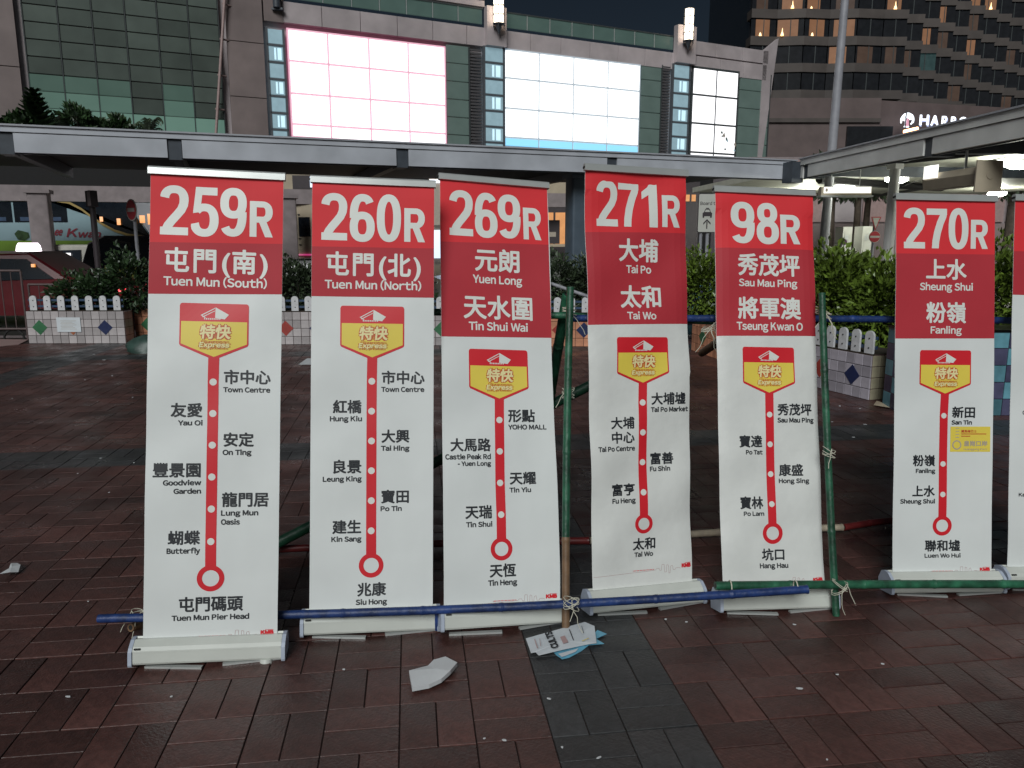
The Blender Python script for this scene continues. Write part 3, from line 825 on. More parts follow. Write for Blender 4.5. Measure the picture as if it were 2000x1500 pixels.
# ------------------------------------------------------------------ bamboo frame behind and in front of the signs
def bamboo(p0, p1, r, mk, label, seg=.32, raw=None, bend=.008, cat='bamboo pole', sag=0.0):
    p0, p1 = Vector(p0), Vector(p1); L = (p1-p0).length; n = max(3, int(L/seg)); d = (p1-p0).normalized()
    root = thing('bamboo_pole', label, cat, p0, group='bamboo poles of the lashed frame')
    side = Vector((-d.y, d.x, .3)).normalized(); rg = random.Random(int(L*1000))
    def P(t): return (p1-p0)*t + (side*bend*1.5 + Vector((0, 0, -sag)))*math.sin(math.pi*t)
    mb = MB()
    ts = [i/n for i in range(n+1)]
    for a, b in zip(ts[:-1], ts[1:]):
        mid = (a+b)/2; mi = 0
        if raw and any(lo <= mid <= hi for lo, hi in raw): mi = 1
        e = .012/L
        mb.cyl(P(a+e), P(b-e), r*.97, r*.96, 14, mi, False)
        mb.cyl(P(b-e), P(b), r*.96, r*1.07, 14, mi, False); mb.cyl(P(b), P(b+e), r*1.07, r*.97, 14, mi, False) if b < 1 else None
    mb.cyl(P(0), P(.012/L), r*.9, r*.97, 14, 0, True)
    mb.cyl(P(1-.012/L), P(1), r*.97, r*.9, 14, 0, True)
    mb.build('culm', [mk, 'bamboo_raw'], root)
    cap = MB(); cap.cyl(P(-.001), P(.0005), r*.55, r*.55, 10); cap.cyl(P(.9995), P(1.001), r*.55, r*.55, 10); cap.build('hollow_end', 'dark_slot', root)
    return root
bamboo(at(192, 1208, 2.85), at(1577, 1151, 3.02), .0180, 'bamboo_blue', 'long blue painted bamboo pole along the front feet of the left signs', bend=0, sag=.024)
bamboo(at(1397, 1144, 3.035), at(2090, 1141, 3.28), .0190, 'bamboo_green', 'thick green painted bamboo pole across the feet of the right hand signs', bend=.003)
bamboo(atz(1105, 1232), at(1114, 562, 3.46), .0175, 'bamboo_green', 'green upright bamboo with bare foot between the 269R and 271R signs', raw=[(0, .17)], bend=.006)
bamboo(atz(1633, 1203), at(1605, 573, 3.5), .0165, 'bamboo_green', 'green upright bamboo with bare tips to the right of the 98R sign', raw=[(.94, 1), (.28, .33)], bend=.006)
bamboo(at(700, 606, 3.62), at(1405, 628, 3.66), .0175, 'bamboo_green', 'green horizontal bamboo rail behind the 269R and 271R banners')
bamboo(at(1107, 622, 3.54), at(2060, 627, 3.78), .0175, 'bamboo_blue', 'blue horizontal bamboo rail behind the right hand banners')
bamboo(at(520, 1072, 3.72), at(1185, 737, 4.15), .029, 'bamboo_green', 'long green bamboo brace rising from lower left behind the banners')
bamboo(at(1108, 575, 3.63), atz(1048, 985), .026, 'bamboo_green', 'green bamboo back leg sloping away behind the upright')
bamboo(atz(470, 1075, .03), atz(1150, 1056, .03), .021, 'bamboo_red', 'red bamboo pole lying on the paving behind the left signs')
bamboo(atz(1152, 1056, .03), atz(1645, 1030, .03), .020, 'bamboo_white', 'chipped whitish bamboo pole lying on the paving behind the 271R sign')
bamboo(atz(1648, 1030, .03), atz(1800, 1012, .03), .020, 'bamboo_red', 'short dark red bamboo end lying behind the 270R sign')
bamboo(at(255, 1226, 2.90), at(420, 1190, 3.3), .019, 'bamboo_raw', 'short bare bamboo stub poking out left of the 259R sign base')
bamboo(at(1045, 543, 3.62), at(1180, 590, 3.60), .0085, 'pole_grey', 'thin grey pipe slanting across the top of the green upright', cat='pipe', bend=0)
bamboo(at(1370, 690, 5.0), at(1440, 640, 4.3), .026, 'bamboo_raw', 'short bare bamboo brace seen between the 271R and 98R signs')
def lash(px, py, Y, label, r=.032, tails=2, seed=0):
    rg = random.Random(seed); c = at(px, py, Y)
    mb = MB()
    for k in range(4):
        ax = rg.uniform(-.5, .5); n = 12; pts = []
        for i in range(n+1):
            t = 2*math.pi*i/n; pts.append(Vector((r*math.cos(t), r*.95*math.sin(t), r*math.cos(t)*ax*1.6 + (k-1.5)*.008)))
        mb.tube(pts, .0016, 5)
    for k in range(tails):
        a = rg.uniform(-1, 1); p = [Vector((0, -r, 0))]
        for i in range(5): p.append(p[-1] + Vector((a*.014 + rg.uniform(-.008, .008), -.002, -.022 + .05*(i == 0 and k == 0))))
        mb.tube(p, .0016, 5)
    o = mb.build('nylon_lashing', 'string'); o.location = c
    tag(o, label, 'string tie', 'nylon string ties on the bamboo')
lash(1116, 1178, 2.93, 'white string tie where the blue pole crosses the bare bamboo foot', seed=1)
lash(1640, 1146, 3.10, 'white string tie where the green pole crosses the right upright', seed=2)
lash(1112, 605, 3.52, 'pale string tie at the top of the middle upright', seed=3)
lash(1608, 612, 3.52, 'pale string tie with long tails at the top of the right upright', .036, 4, seed=4)
lash(1385, 640, 3.62, 'loose string loop hanging from the rails between 271R and 98R', .036, 4, seed=5)
lash(270, 1200, 2.93, 'white string tie on the blue pole left of the 259R sign', .024, 2, seed=6)
lash(1619, 885, 3.29, 'short white string knot halfway up the right upright', .027, 1, seed=7)
lash(1110, 767, 3.34, 'short white string knot halfway up the middle upright', .027, 1, seed=8)
for x_, l_ in ((1426, 'thin white tie round the left end of the thick green pole'), (1554, 'thin white tie round the green pole in front of the 98R sign')):
    mb = MB(); c = at(x_, 1146, 3.04)
    mb.tube([c + Vector((0, .026*math.cos(t), .026*math.sin(t))) for t in [math.pi*k/7 for k in range(15)]], .003, 5)
    tag(mb.build('cable_tie', 'string'), l_, 'string tie')
mb = MB(); c = at(853, 1203, 2.99); mb.box(-.006, .006, -.022, .022, -.055, .028); o = mb.build('blue_strap', 'bamboo_blue'); o.location = c
tag(o, 'narrow dark blue strap between the 260R and 269R bases', 'strap')

# ------------------------------------------------------------------ litter on the paving
def flat_thing(name, pts, mk, label, cat, crease=.006, z=.006, th=.0015, group=None):
    P = [atz(*p, z) for p in pts]; c = sum(P, Vector()) / len(P)
    mb = MB(); n = len(P); rg = random.Random(len(label))
    top = [(p.x-c.x, p.y-c.y, z + rg.uniform(0, crease)) for p in P]; mid = (0, 0, z + crease*1.2)
    mb.add(top + [mid], [(i, (i+1) % n, n) for i in range(n)])
    mb.add([(x, y, zz-th) for x, y, zz in top] + [(0, 0, mid[2]-th)], [((i+1) % n, i, n) for i in range(n)])
    mb.add(top + [(x, y, zz-th) for x, y, zz in top], [(i, n+i, n+(i+1) % n, (i+1) % n) for i in range(n)])
    o = mb.build(name, mk); o.location = (c.x, c.y, 0)
    c.z = 0; return tag(o, label, cat, group), c
o, c = flat_thing('printed_leaflet', [(1027, 1249), (1142, 1217), (1161, 1226), (1165, 1257), (1150, 1259), (1097, 1272), (1052, 1282), (1046, 1275), (1037, 1277)], 'paper', 'crumpled printed paper leaflet lying on the dark paving strip', 'leaflet', .010, .012)
mb = MB()
for (x0, y0, x1, y1, w_, mi) in ((1044, 1248, 1050, 1266, .002, 1), (1054, 1247, 1056, 1262, .001, 1), (1112, 1229, 1120, 1250, .0018, 0), (1136, 1222, 1140, 1236, .001, 0), (1137, 1252, 1150, 1246, .002, 2)):
    a, b = atz(x0, y0, .030), atz(x1, y1, .030); d = (b-a).normalized(); p = Vector((-d.y, d.x, 0))*w_
    mb.add([a-p-c, b-p-c, b+p-c, a+p-c], [(0, 1, 2, 3)], mi)
# headline running across the sheet
ua = (atz(1085, 1262, .030) - atz(1075, 1238, .030)); L_ = ua.length; ud = ua.normalized(); vd = Vector((-ud.y, ud.x, 0))
def flat_text(mb, txt, org, ux, vy, W, Hh, mi, bold=.06):
    t = MB(); text_mb(t, txt, 0, W, 0, Hh, 'L', bold, 0.0, mi)
    mb.add([org + ux*x + vy*z + Vector((0, 0, -y)) - c for x, y, z in t.v], t.f, mi)
flat_text(mb, 'CULTS', atz(1092, 1263.5, .031), (atz(1077, 1232, .031)-atz(1092, 1263.5, .031)).normalized(), (atz(1062, 1272, .031)-atz(1092, 1263.5, .031)).normalized()*1, (atz(1077, 1232, .031)-atz(1092, 1263.5, .031)).length, .034, 0, .08)
a = [atz(*p, .030) - c for p in ((1094, 1244), (1103, 1241), (1110, 1254), (1100, 1257))]; mb.add(a, [(0, 1, 2, 3)], 1)
mb.build('printing', ['black_print', 'pale_line', 'yellow_print'], o)
o2, c2 = flat_thing('folded_blue_leaflet', [(1080, 1273), (1150, 1250), (1185, 1239), (1167, 1231), (1160, 1245), (1180, 1258), (1150, 1260), (1135, 1272), (1112, 1284), (1098, 1288), (1086, 1280)], 'blue_sheet', 'pale blue leaflet corner sticking out beneath the white leaflet', 'leaflet', .003, .004)
mb = MB(); a = [atz(*p, .0115) - c2 for p in ((1090, 1277), (1130, 1266), (1124, 1273), (1104, 1281), (1097, 1283))]; mb.add(a, [(0, 1, 2, 3, 4)]); mb.build('printing', 'paper', o2)
# folded white card: tube-like fold
P = [(799, 1315), (836, 1303), (847, 1291), (870, 1285), (893, 1298), (880, 1315), (862, 1328), (838, 1338), (805, 1345)]
o, c = flat_thing('folded_card', P, 'tissue', 'folded white card lying alone on the red paving in front', 'card', .012, .022, .016)
flat_thing('crumpled_tissue', [(0, 1128), (14, 1120), (22, 1105), (34, 1103), (41, 1110), (36, 1120), (20, 1124)], 'tissue', 'crumpled white tissue at the left edge of the paving', 'tissue', .02, .01)
flat_thing('dropped_leaf_scrap', [(1745, 799), (1706, 792), (1712, 786), (1727, 789), (1741, 791)], 'cream', 'yellowish dried leaf scraps at the foot of the teal tiled block', 'leaf litter', .02, .006)
flat_thing('white_scrap', [(583, 712), (600, 700), (617, 700), (612, 712)], 'tissue', 'pale wet patch of paper between the 259R and 260R signs', 'paper scrap', .003, .004)
rg = random.Random(11)
spots = [(184, 692), (202, 703), (219, 734), (166, 742), (190, 785), (259, 776), (24, 778), (113, 802), (197, 895), (262, 904), (152, 925), (213, 962), (133, 1361), (335, 1361), (172, 1175), (985, 1446), (1636, 1318), (1551, 1220), (1724, 1297), (1615, 1484), (1562, 1345), (1170, 1480), (1098, 1460), (946, 1443), (1072, 1365), (672, 1308), (1640, 793), (1680, 798), (1625, 824), (1690, 829), (1667, 854), (1620, 796), (1300, 1210), (1340, 1215)]
for x_, y_ in spots:
    c = atz(x_, y_, .004); mb = MB(); n = 5; s = .0024 + .0011*c.y*rg.random(); a0 = rg.random()*3; el = rg.uniform(1, 2.6)
    pts = [(s*el*math.cos(2*math.pi*i/n+a0)*rg.uniform(.6, 1.2), s*math.sin(2*math.pi*i/n+a0)*rg.uniform(.6, 1.2)) for i in range(n)]
    mb.prism(pts, .0, .003, 'z'); o = mb.build('litter_scrap', 'tissue'); o.location = c; o.rotation_euler = (0, 0, rg.uniform(-.6, .6))
    tag(o, 'tiny white scrap of litter lying on the paving', 'litter', 'tiny white scraps scattered over the paving')

# ------------------------------------------------------------------ tiled planters with pickets
def leaves(mb, c, rad, n, size, rg, mi=0, flat=.75, shell=.45, tone=(.6, 1.35)):
    for _ in range(n):
        while True:
            p = Vector((rg.uniform(-1, 1), rg.uniform(-1, 1), rg.uniform(-1, 1)))
            if shell < p.length < 1: break
        # clumpy outline
        q = p.normalized(); lump = 1 + .16*math.sin(5*q.x + 3*q.z + c[0]*3) + .12*math.sin(9*q.z + 7*q.y + c[0]*5)
        w = Vector((c[0] + p.x*rad[0]*lump, c[1] + p.y*rad[1]*lump, c[2] + p.z*rad[2]*lump))
        d = (q + Vector((rg.uniform(-1, 1), rg.uniform(-1, 1), rg.uniform(-.6, 1))) * flat).normalized()
        a = d; b = a.cross(Vector((rg.uniform(-1, 1), rg.uniform(-1, 1), rg.uniform(-1, 1)))).normalized()
        L = size*rg.uniform(.7, 1.5); W = L*rg.uniform(.22, .34); nrm = a.cross(b)
        t = rg.uniform(*tone)
        mb.add([w, w + a*L*.5 + b*W + nrm*L*.08, w + a*L - nrm*L*.12, w + a*L*.5 - b*W + nrm*L*.08], [(0, 1, 2), (0, 2, 3)], mi, False, t)
M['leaf_dark_t'] = mat('dark_shrub_leaf', (.030, .060, .022), .4, .3, 6, tone=True)
M['leaf_mid_t'] = mat('bright_shrub_leaf', (.115, .175, .026), .36, .3, 5, tone=True)
M['leaf_grey_t'] = mat('dull_shrub_leaf', (.042, .062, .032), .5, .3, 6, tone=True)
def shrub(x, y, z, rx, ry, h, n, size, mk, label, seed, grp='shrubs growing in the planters', cat='shrub'):
    rg = random.Random(seed)
    t = thing('shrub', label, cat, (x, y, z), group=grp)
    mb = MB(); mb.usetone = True
    k = max(1, int(rx/.28))
    for i in range(k):
        cx = (-1 + (2*i+1)/k)*rx*.72 if k > 1 else 0
        hh = h*rg.uniform(.82, 1.08)
        leaves(mb, (cx, rg.uniform(-.05, .05), hh*.5), (rx/k*1.25, ry, hh*.52), n//k, size, rg)
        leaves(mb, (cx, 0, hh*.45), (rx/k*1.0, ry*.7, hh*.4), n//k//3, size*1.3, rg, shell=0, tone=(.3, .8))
    mb.build('foliage', mk, t)
    mb = MB()
    for i in range(max(3, k*3)):
        bx = rg.uniform(-.7, .7)*rx; mb.cyl((bx, rg.uniform(-.3, .3)*ry, 0), (bx + rg.uniform(-.12, .12), rg.uniform(-.3, .3)*ry, h*.7), .012, .005, 6)
    mb.build('stems', 'bark', t, 'stuff')
    return t
tilevars = {}
def planter(p0, ang, nx, tile, label, tm, diamonds, pickets, seed=0, rows=4, end=None, depth=.55):
    """p0: front left bottom corner; ang: yaw of the front face"""
    rg = random.Random(seed); W = nx*tile; Hh = rows*tile
    t = thing('tiled_planter', label, 'planter', (p0[0], p0[1], 0), ang, group='tiled planters with white pickets along the plaza edge')
    mb = MB(); mb.box(0, W, .012, depth, 0, Hh-.004); mb.box(.02, W-.02, .03, depth-.02, Hh-.004, Hh+.012, 1); mb.build('planter_box', ['grout', 'soil'], t)
    for i in range(nx):
        for j in range(rows):
            key = (tm, tile, rg.randrange(5))
            if key not in tilevars:
                q = MB(); q.usetone = True; q.cbox(-tile/2+.0035, tile/2-.0035, 0, .014, -tile/2+.0035, tile/2-.0035, .002, tone=.80 + .09*key[2]); o = q.build('tile', tm); tilevars[key] = o.data; bpy.data.objects.remove(o)
            o = link('tile', tilevars[key], t); o.location = ((i+.5)*tile, -.002, (j+.5)*tile)
    for j in range(rows):       # side faces
        for sx, fl in ((0, 1), (W, -1)):
            for k in range(int(depth/tile)):
                key = (tm if end is None or fl == 1 else end, tile, 2)
                if key not in tilevars:
                    q = MB(); q.usetone = True; q.cbox(-tile/2+.0035, tile/2-.0035, 0, .014, -tile/2+.0035, tile/2-.0035, .002); o = q.build('tile', key[0]); tilevars[key] = o.data; bpy.data.objects.remove(o)
                o = link('tile', tilevars[key], t); o.location = (sx - .002*fl, .012+(k+.5)*tile, (j+.5)*tile); o.rotation_euler = (0, 0, -math.pi/2*fl)
    for cx, mk in diamonds:
        mb = MB(); s = tile*.93; cz = Hh/2
        mb.prism([(cx*tile-s, cz), (cx*tile, cz-s), (cx*tile+s, cz), (cx*tile, cz+s)], -.0065, .004, 'y'); mb.build('diamond_tile', mk, t)
    # coping lip
    if pickets:
        ph = .235; step = W/pickets
        for k in range(pickets):
            x = (k+.5)*step; pw = .056; mb = MB()
            pr = [(x-pw, 0), (x+pw, 0), (x+pw, ph*.80)] + [(x+pw*.98*math.cos(R(a)), ph*.80+ph*.20*math.sin(R(a))) for a in (15, 40, 65, 90, 115, 140, 165)] + [(x-pw, ph*.80)]
            mb.prism([(a, Hh+.012+b) for a, b in pr], .035, .060, 'y')
            pk = mb.build('picket', 'picket', t)
            for zz in (.30, .72):
                q = MB(); q.cyl((x+.004, .034, Hh+ph*zz), (x+.004, .029, Hh+ph*zz), .008, .008, 8); q.build('bolt', 'dark_slot', pk)
        for zz in (.26, .68):
            mb = MB(); mb.box(.02, W-.02, .060, .085, Hh+ph*zz-.002, Hh+ph*zz+.030); mb.build('picket_rail', 'rail_blue', t)
    return t
TL = .131
pA = atz(57, 671)
planter((pA.x, pA.y), 0.0, 12, TL, 'white tiled planter with a notice, left of the 259R sign', 'tile_white', [(1.55, 'd_green'), (5.6, 'd_orange'), (9.6, 'd_blue')], 7, 1, depth=.30)
b = bpy.data.objects['tiled_planter']
mb = MB(); mb.box(0, .385, -.004, 0, 0, .235); 
for k in range(7): mb.box(.06+.01*(k % 2), .32-.03*(k % 3), -.0048, -.0042, .045+.022*k, .050+.022*k, 1)
o = mb.build('paper_notice', ['paper', 'grey_print']); o.location = (pA.x+3.72*TL, pA.y-.010, .19)
tag(o, 'white paper notice stuck on the white tiled planter', 'notice')
pB = atz(266, 664)
planter((pB.x, pB.y), 0.0, 11, TL, 'peach tiled planter end seen just left of the 259R sign', 'tile_peach', [(1.7, 'd_green'), (5.6, 'd_blue'), (9.2, 'd_red')], 6, 2)
pC = atz(462, 673)
planter((pC.x, pC.y), 0.0, 13, TL, 'white tiled planter with red diamond between the 259R and 260R signs', 'tile_white', [(2.2, 'd_green'), (6.15, 'd_red'), (9.95, 'd_blue')], 8, 3)
pD = atz(690, 675)
planter((pD.x, pD.y), 0.0, 13, TL, 'white tiled planter glimpsed between the 260R and 269R signs', 'tile_white', [(2.2, 'd_red'), (6.5, 'd_blue'), (10.7, 'd_green')], 8, 4)
pE = atz(912, 677)
planter((pE.x, pE.y), 0.0, 15, TL, 'peach tiled planter behind the middle bamboo upright', 'tile_peach', [(3.0, 'd_blue'), (11.1, 'd_red'), (14.0, 'd_blue')], 9, 5)
pF0, pF1 = atz(1350, 684), atz(1545, 752)
d = pF1 - pF0
planter((pF0.x, pF0.y), math.atan2(d.y, d.x), 22, TL*.97, 'peach tiled planter curving nearer behind the 98R sign', 'tile_peach', [(3.2, 'd_green'), (8, 'd_blue'), (13, 'd_green'), (18, 'd_red')], 0, 6)
pG1 = atz(1696, 782); pG0 = atz(1575, 752); d = (pG1 - pG0); L_ = d.length; n_ = round(L_/.118)
tl = L_/n_; 
# white planter whose near corner stands right of the bamboo upright
planter((pG0.x, pG0.y), math.atan2(d.y, d.x), n_, tl, 'lilac white tiled planter with red and navy diamonds right of the 98R sign', 'tile_lilac', [(n_-6.25, 'd_red'), (n_-2.15, 'd_blue')], max(5, round(L_/.21)), 7, end='tile_beige')

# teal chequered block on the right and a smaller one behind
def tiled_block(x0, x1, y0, y1, h, tile, label, seed, top=True, rz=0):
    rg = random.Random(seed); t = thing('tiled_block', label, 'tiled block', (x0, y0, 0), rz, group='teal chequered tiled blocks')
    W, D = x1-x0, y1-y0; mb = MB(); mb.box(0, W, .012, D, 0, h-.012); mb.build('core', 'grout', t)
    nx, nz, ny = max(1, round(W/tile)), max(1, round(h/tile)), max(1, round(D/tile)); tx, tz, ty = W/nx, h/nz, D/ny
    for i in range(nx):
        for j in range(nz):
            q = MB(); q.usetone = True; q.cbox(i*tx+.003, (i+1)*tx-.003, -.002, .012, j*tz+.003, (j+1)*tz-.003, .002, tone=rg.uniform(.7, 1.5)); q.build('tile', 'tile_teal' if (i+j) % 2 else 'tile_slate', t)
    for i in range(ny):
        for j in range(nz):
            mt = Matrix.Translation((-.001, .012, 0)) @ Matrix.Rotation(math.pi/2, 4, 'Z') @ Matrix.Scale(-1, 4, (1, 0, 0))
            q = MB(); q.usetone = True; m4 = Matrix(((0, 1, 0, -.001), (1, 0, 0, .012), (0, 0, 1, 0), (0, 0, 0, 1)))
            q.cbox(i*ty+.003, (i+1)*ty-.003, 0, .012, j*tz+.003, (j+1)*tz-.003, .002, mtx=m4, tone=rg.uniform(.7, 1.5)); q.build('tile', 'tile_slate' if (i+j) % 2 else 'tile_teal', t)
    mb = MB(); mb.box(-.01, W+.01, -.01, D+.01, h-.011, h+.012); mb.build('top_slab', 'tile_beige', t)
    return t
c = atz(1752, 803)
c = atz(1768, 812)
tiled_block(c.x, c.x+1.5, c.y, c.y+.45, .80, .15, 'teal and slate chequered block behind the 270R sign', 3, rz=0)
mb = MB(); mb.box(0, .34, 0, .20, 0, .10); mb.cyl((.10, -.001, .05), (.10, -.012, .05), .03, .03, 14, 1); o = mb.build('drinking_spout_box', ['bar_silver', 'steel']); o.location = (c.x+1.02, c.y-.02, .812)
tag(o, 'small pale metal box with a round knob on the teal block', 'metal box')
c = at(1340, 690, 14.0)
tiled_block(c.x-.3, c.x+.9, 13.6, 14.2, 1.02, .17, 'far teal chequered block seen between the 271R and 98R signs', 4)
# green bag slumped by the planter
mb = MB(); c = atz(278, 690); rg = random.Random(4); vs = []; n = 14
for j in range(7):
    f = j/6
    for i in range(n):
        a = 2*math.pi*i/n; r = (.34*(1-f**2)**.5 + .05)*(1+.12*math.sin(3*a+j)); vs.append((r*.85*math.cos(a), r*.6*math.sin(a), .24*f + .02*math.sin(4*a+j)*f))
mb.add(vs, [(j*n+i, j*n+(i+1) % n, (j+1)*n+(i+1) % n, (j+1)*n+i) for j in range(6) for i in range(n)], 0, True); mb.add([vs[6*n+i] for i in range(n)], [list(range(n))], 0, True)
o = mb.build('plastic_bag', 'bag_green'); o.location = (c.x, c.y+.2, 0); tag(o, 'slumped dark green plastic bag left of the 259R sign at the planters', 'plastic bag')

# shrubs
def sh(px, ybase, Y, ztop_px, w_px, mk, label, seed, n=1500, size=.075, ry=.3, zb=.45):
    c = at(px, ybase, Y); top = at(px, ztop_px, Y).z; w = at(px + w_px/2, ybase, Y).x - c.x
    shrub(c.x, Y, zb, w, ry, top - zb, n, size, mk, label, seed)
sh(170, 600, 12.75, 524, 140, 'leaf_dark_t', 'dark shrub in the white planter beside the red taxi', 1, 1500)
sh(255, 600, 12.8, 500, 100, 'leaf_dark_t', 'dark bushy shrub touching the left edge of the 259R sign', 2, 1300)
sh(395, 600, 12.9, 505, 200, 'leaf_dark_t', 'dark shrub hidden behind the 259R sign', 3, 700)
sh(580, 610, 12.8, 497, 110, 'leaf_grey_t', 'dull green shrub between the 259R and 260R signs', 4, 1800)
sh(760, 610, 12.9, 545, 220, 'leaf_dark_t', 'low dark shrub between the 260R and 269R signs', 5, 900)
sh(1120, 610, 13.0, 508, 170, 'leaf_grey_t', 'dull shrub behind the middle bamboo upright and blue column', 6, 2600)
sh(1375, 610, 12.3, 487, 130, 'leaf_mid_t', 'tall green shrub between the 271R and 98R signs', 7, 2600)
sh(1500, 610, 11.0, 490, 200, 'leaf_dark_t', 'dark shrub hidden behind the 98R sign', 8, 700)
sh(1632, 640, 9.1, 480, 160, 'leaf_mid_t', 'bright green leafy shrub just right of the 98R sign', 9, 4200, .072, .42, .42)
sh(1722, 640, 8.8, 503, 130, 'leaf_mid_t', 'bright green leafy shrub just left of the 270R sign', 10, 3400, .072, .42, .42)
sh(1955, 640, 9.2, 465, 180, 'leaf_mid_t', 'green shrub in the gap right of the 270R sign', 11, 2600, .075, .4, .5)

# ------------------------------------------------------------------ canopies
def canopy(pa, pb, z1, hgt, depth, side, label, brackets, fm, sm_, lip=.10):
    d = Vector((pb.x-pa.x, pb.y-pa.y, 0)); L = d.length; d.normalize(); ang = math.atan2(d.y, d.x)
    t = thing('walkway_canopy', label, 'canopy', (pa.x, pa.y, 0), ang, group='covered walkway canopies')
    zb = z1 - hgt; s = side   # the roof lies on the +y side (s=1) or the -y side (s=-1) of the edge line
    def bx(name, mk, x0, x1, y0, y1, z0, z1_, par=t):
        mb = MB(); a, b_ = sorted((y0*s, y1*s)); mb.box(x0, x1, a, b_, z0, z1_); return mb.build(name, mk, par)
    bx('roof_slab', sm_, 0, L, .12, depth, z1-.20, z1-.03)
    bx('coping', 'canopy_edge', -.02, L+.02, -.03, depth, z1-.028, z1)
    bx('upper_fascia', fm, 0, L, 0, .11, z1-lip-.02, z1-.030)
    segs = [0] + sorted(brackets) + [L]
    for k, (a, b_) in enumerate(zip(segs[:-1], segs[1:])):
        a2 = a + (.12 if k else 0); b2 = b_ - (.12 if b_ < L else 0)
        bx('fascia_panel', fm, a2, b2, .02, .10, zb, z1-lip-.032)
    for b_ in brackets:
        bx('beam_end', 'bracket', b_-.11, b_+.11, .05, .45, zb-.03, z1-lip-.035)
        bx('cross_beam', 'bracket', b_-.08, b_+.08, .45, depth, zb+.02, z1-.201)
    bx('gutter', 'bracket', 0, L, .105, .16, zb-.02, zb+.03)
    return t, L, ang
ZC = 3.5
a0 = atz(-420, 222, ZC); a1 = atz(1556, 312, ZC)
dirA = (a1-a0).normalized(); 
def sA(px, py): return (atz(px, py, ZC) - a0).dot(dirA)
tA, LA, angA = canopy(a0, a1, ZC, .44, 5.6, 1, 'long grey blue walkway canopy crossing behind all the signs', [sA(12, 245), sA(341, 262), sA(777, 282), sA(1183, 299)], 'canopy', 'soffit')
b0 = atz(1563, 309, ZC); b1 = atz(2060, 190, ZC)
dB = (b1-b0).normalized()
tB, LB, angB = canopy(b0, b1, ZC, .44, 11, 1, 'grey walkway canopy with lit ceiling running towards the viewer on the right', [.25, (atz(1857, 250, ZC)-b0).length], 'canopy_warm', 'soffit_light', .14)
mb = MB(); mb.box(-9, -.02, .4, 11, ZC-.19, ZC-.03); mb.build('rear_roof_slab', 'soffit_light', tB)
c = atz(1700, 783); mb = MB(); mb.usetone = True
t = thing('corner_pier', 'narrow beige tiled corner pier at the end of the lilac planter', 'tiled pier', (pG1.x+.012, pG1.y+.02, 0), R(8))
mb = MB(); mb.box(0, .15, .012, .3, 0, 4*tl+.005); mb.build('core', 'grout', t)
for j in range(4):
    mb = MB(); mb.usetone = True; mb.cbox(.004, .102, 0, .012, j*tl+.004, (j+1)*tl-.004, .002, tone=.9+.08*j); mb.build('tile', 'tile_beige', t)
    mb = MB(); mb.usetone = True; mb.cbox(.108, .148, 0, .012, j*tl+.004, (j+1)*tl-.004, .002, tone=.8); mb.build('tile', 'tile_beige', t)
# corner post block where the two canopies meet
c = at(1558, 348, b0.y+.1)
mb = MB(); mb.box(-.16, .16, -.02, .3, -.12, .34); o = mb.build('corner_bracket', 'bracket', tA); o.location = tA.matrix_basis.inverted() @ Vector((b0.x-.06, b0.y-.03, 3.08))
# columns under canopy A
def column(px, Y, w, z1, mk, label, cap=None):
    c = at(px, 450, Y); t = thing('column', label, 'column', (c.x, Y, -.12), angA)
    mb = MB(); pr = []
    n = 4; r = .05
    for (cx, cy) in ((w/2-r, w/2-r), (-w/2+r, w/2-r), (-w/2+r, -w/2+r), (w/2-r, -w/2+r)):
        a_ = {(1, 1): 0, (-1, 1): 90, (-1, -1): 180, (1, -1): 270}[(1 if cx > 0 else -1, 1 if cy > 0 else -1)]
        pr += [(cx + r*math.cos(R(a_+k*30)), cy + r*math.sin(R(a_+k*30))) for k in range(4)]
    mb.prism(pr, 0, z1, 'z', 0, True); mb.build('shaft', mk, t)
    mb = MB(); mb.box(-w*.62, w*.62, -w*.62, w*.62, z1, z1+.10); mb.build('capital', mk, t)
    mb = MB(); mb.box(-w*.60, w*.60, -w*.60, w*.60, .0, .25); mb.build('plinth', mk, t)
    return t
column(1128, 17.4, .44, 3.1, 'column_blue', 'wide blue grey column right of the 269R sign')
column(83, 21.5, .50, 3.05, 'concrete_pink', 'pinkish concrete column in front of the bus')
column(562, 23.0, .52, 3.0, 'concrete_pink', 'pinkish column between the 259R and 260R signs')
column(1738, 15.6, .17, 3.15, 'canopy_warm', 'slim grey column beside the 270R sign')
# far low concrete canopy beam
e0, e1 = at(-300, 345, 21.6), at(1120, 372, 26.5)
dd = Vector((e1.x-e0.x, e1.y-e0.y, 0)); an = math.atan2(dd.y, dd.x)
t = thing('far_canopy', 'pinkish concrete canopy edge above the bus, beyond the long canopy', 'canopy', (e0.x, e0.y, 0), an)
mb = MB(); mb.box(0, dd.length, -.3, 0, 2.78, 3.22); mb.build('fascia', 'concrete_pink', t)
mb = MB(); mb.box(0, dd.length, 0, .6, 2.98, 3.2); mb.build('roof_slab', 'soffit', t)
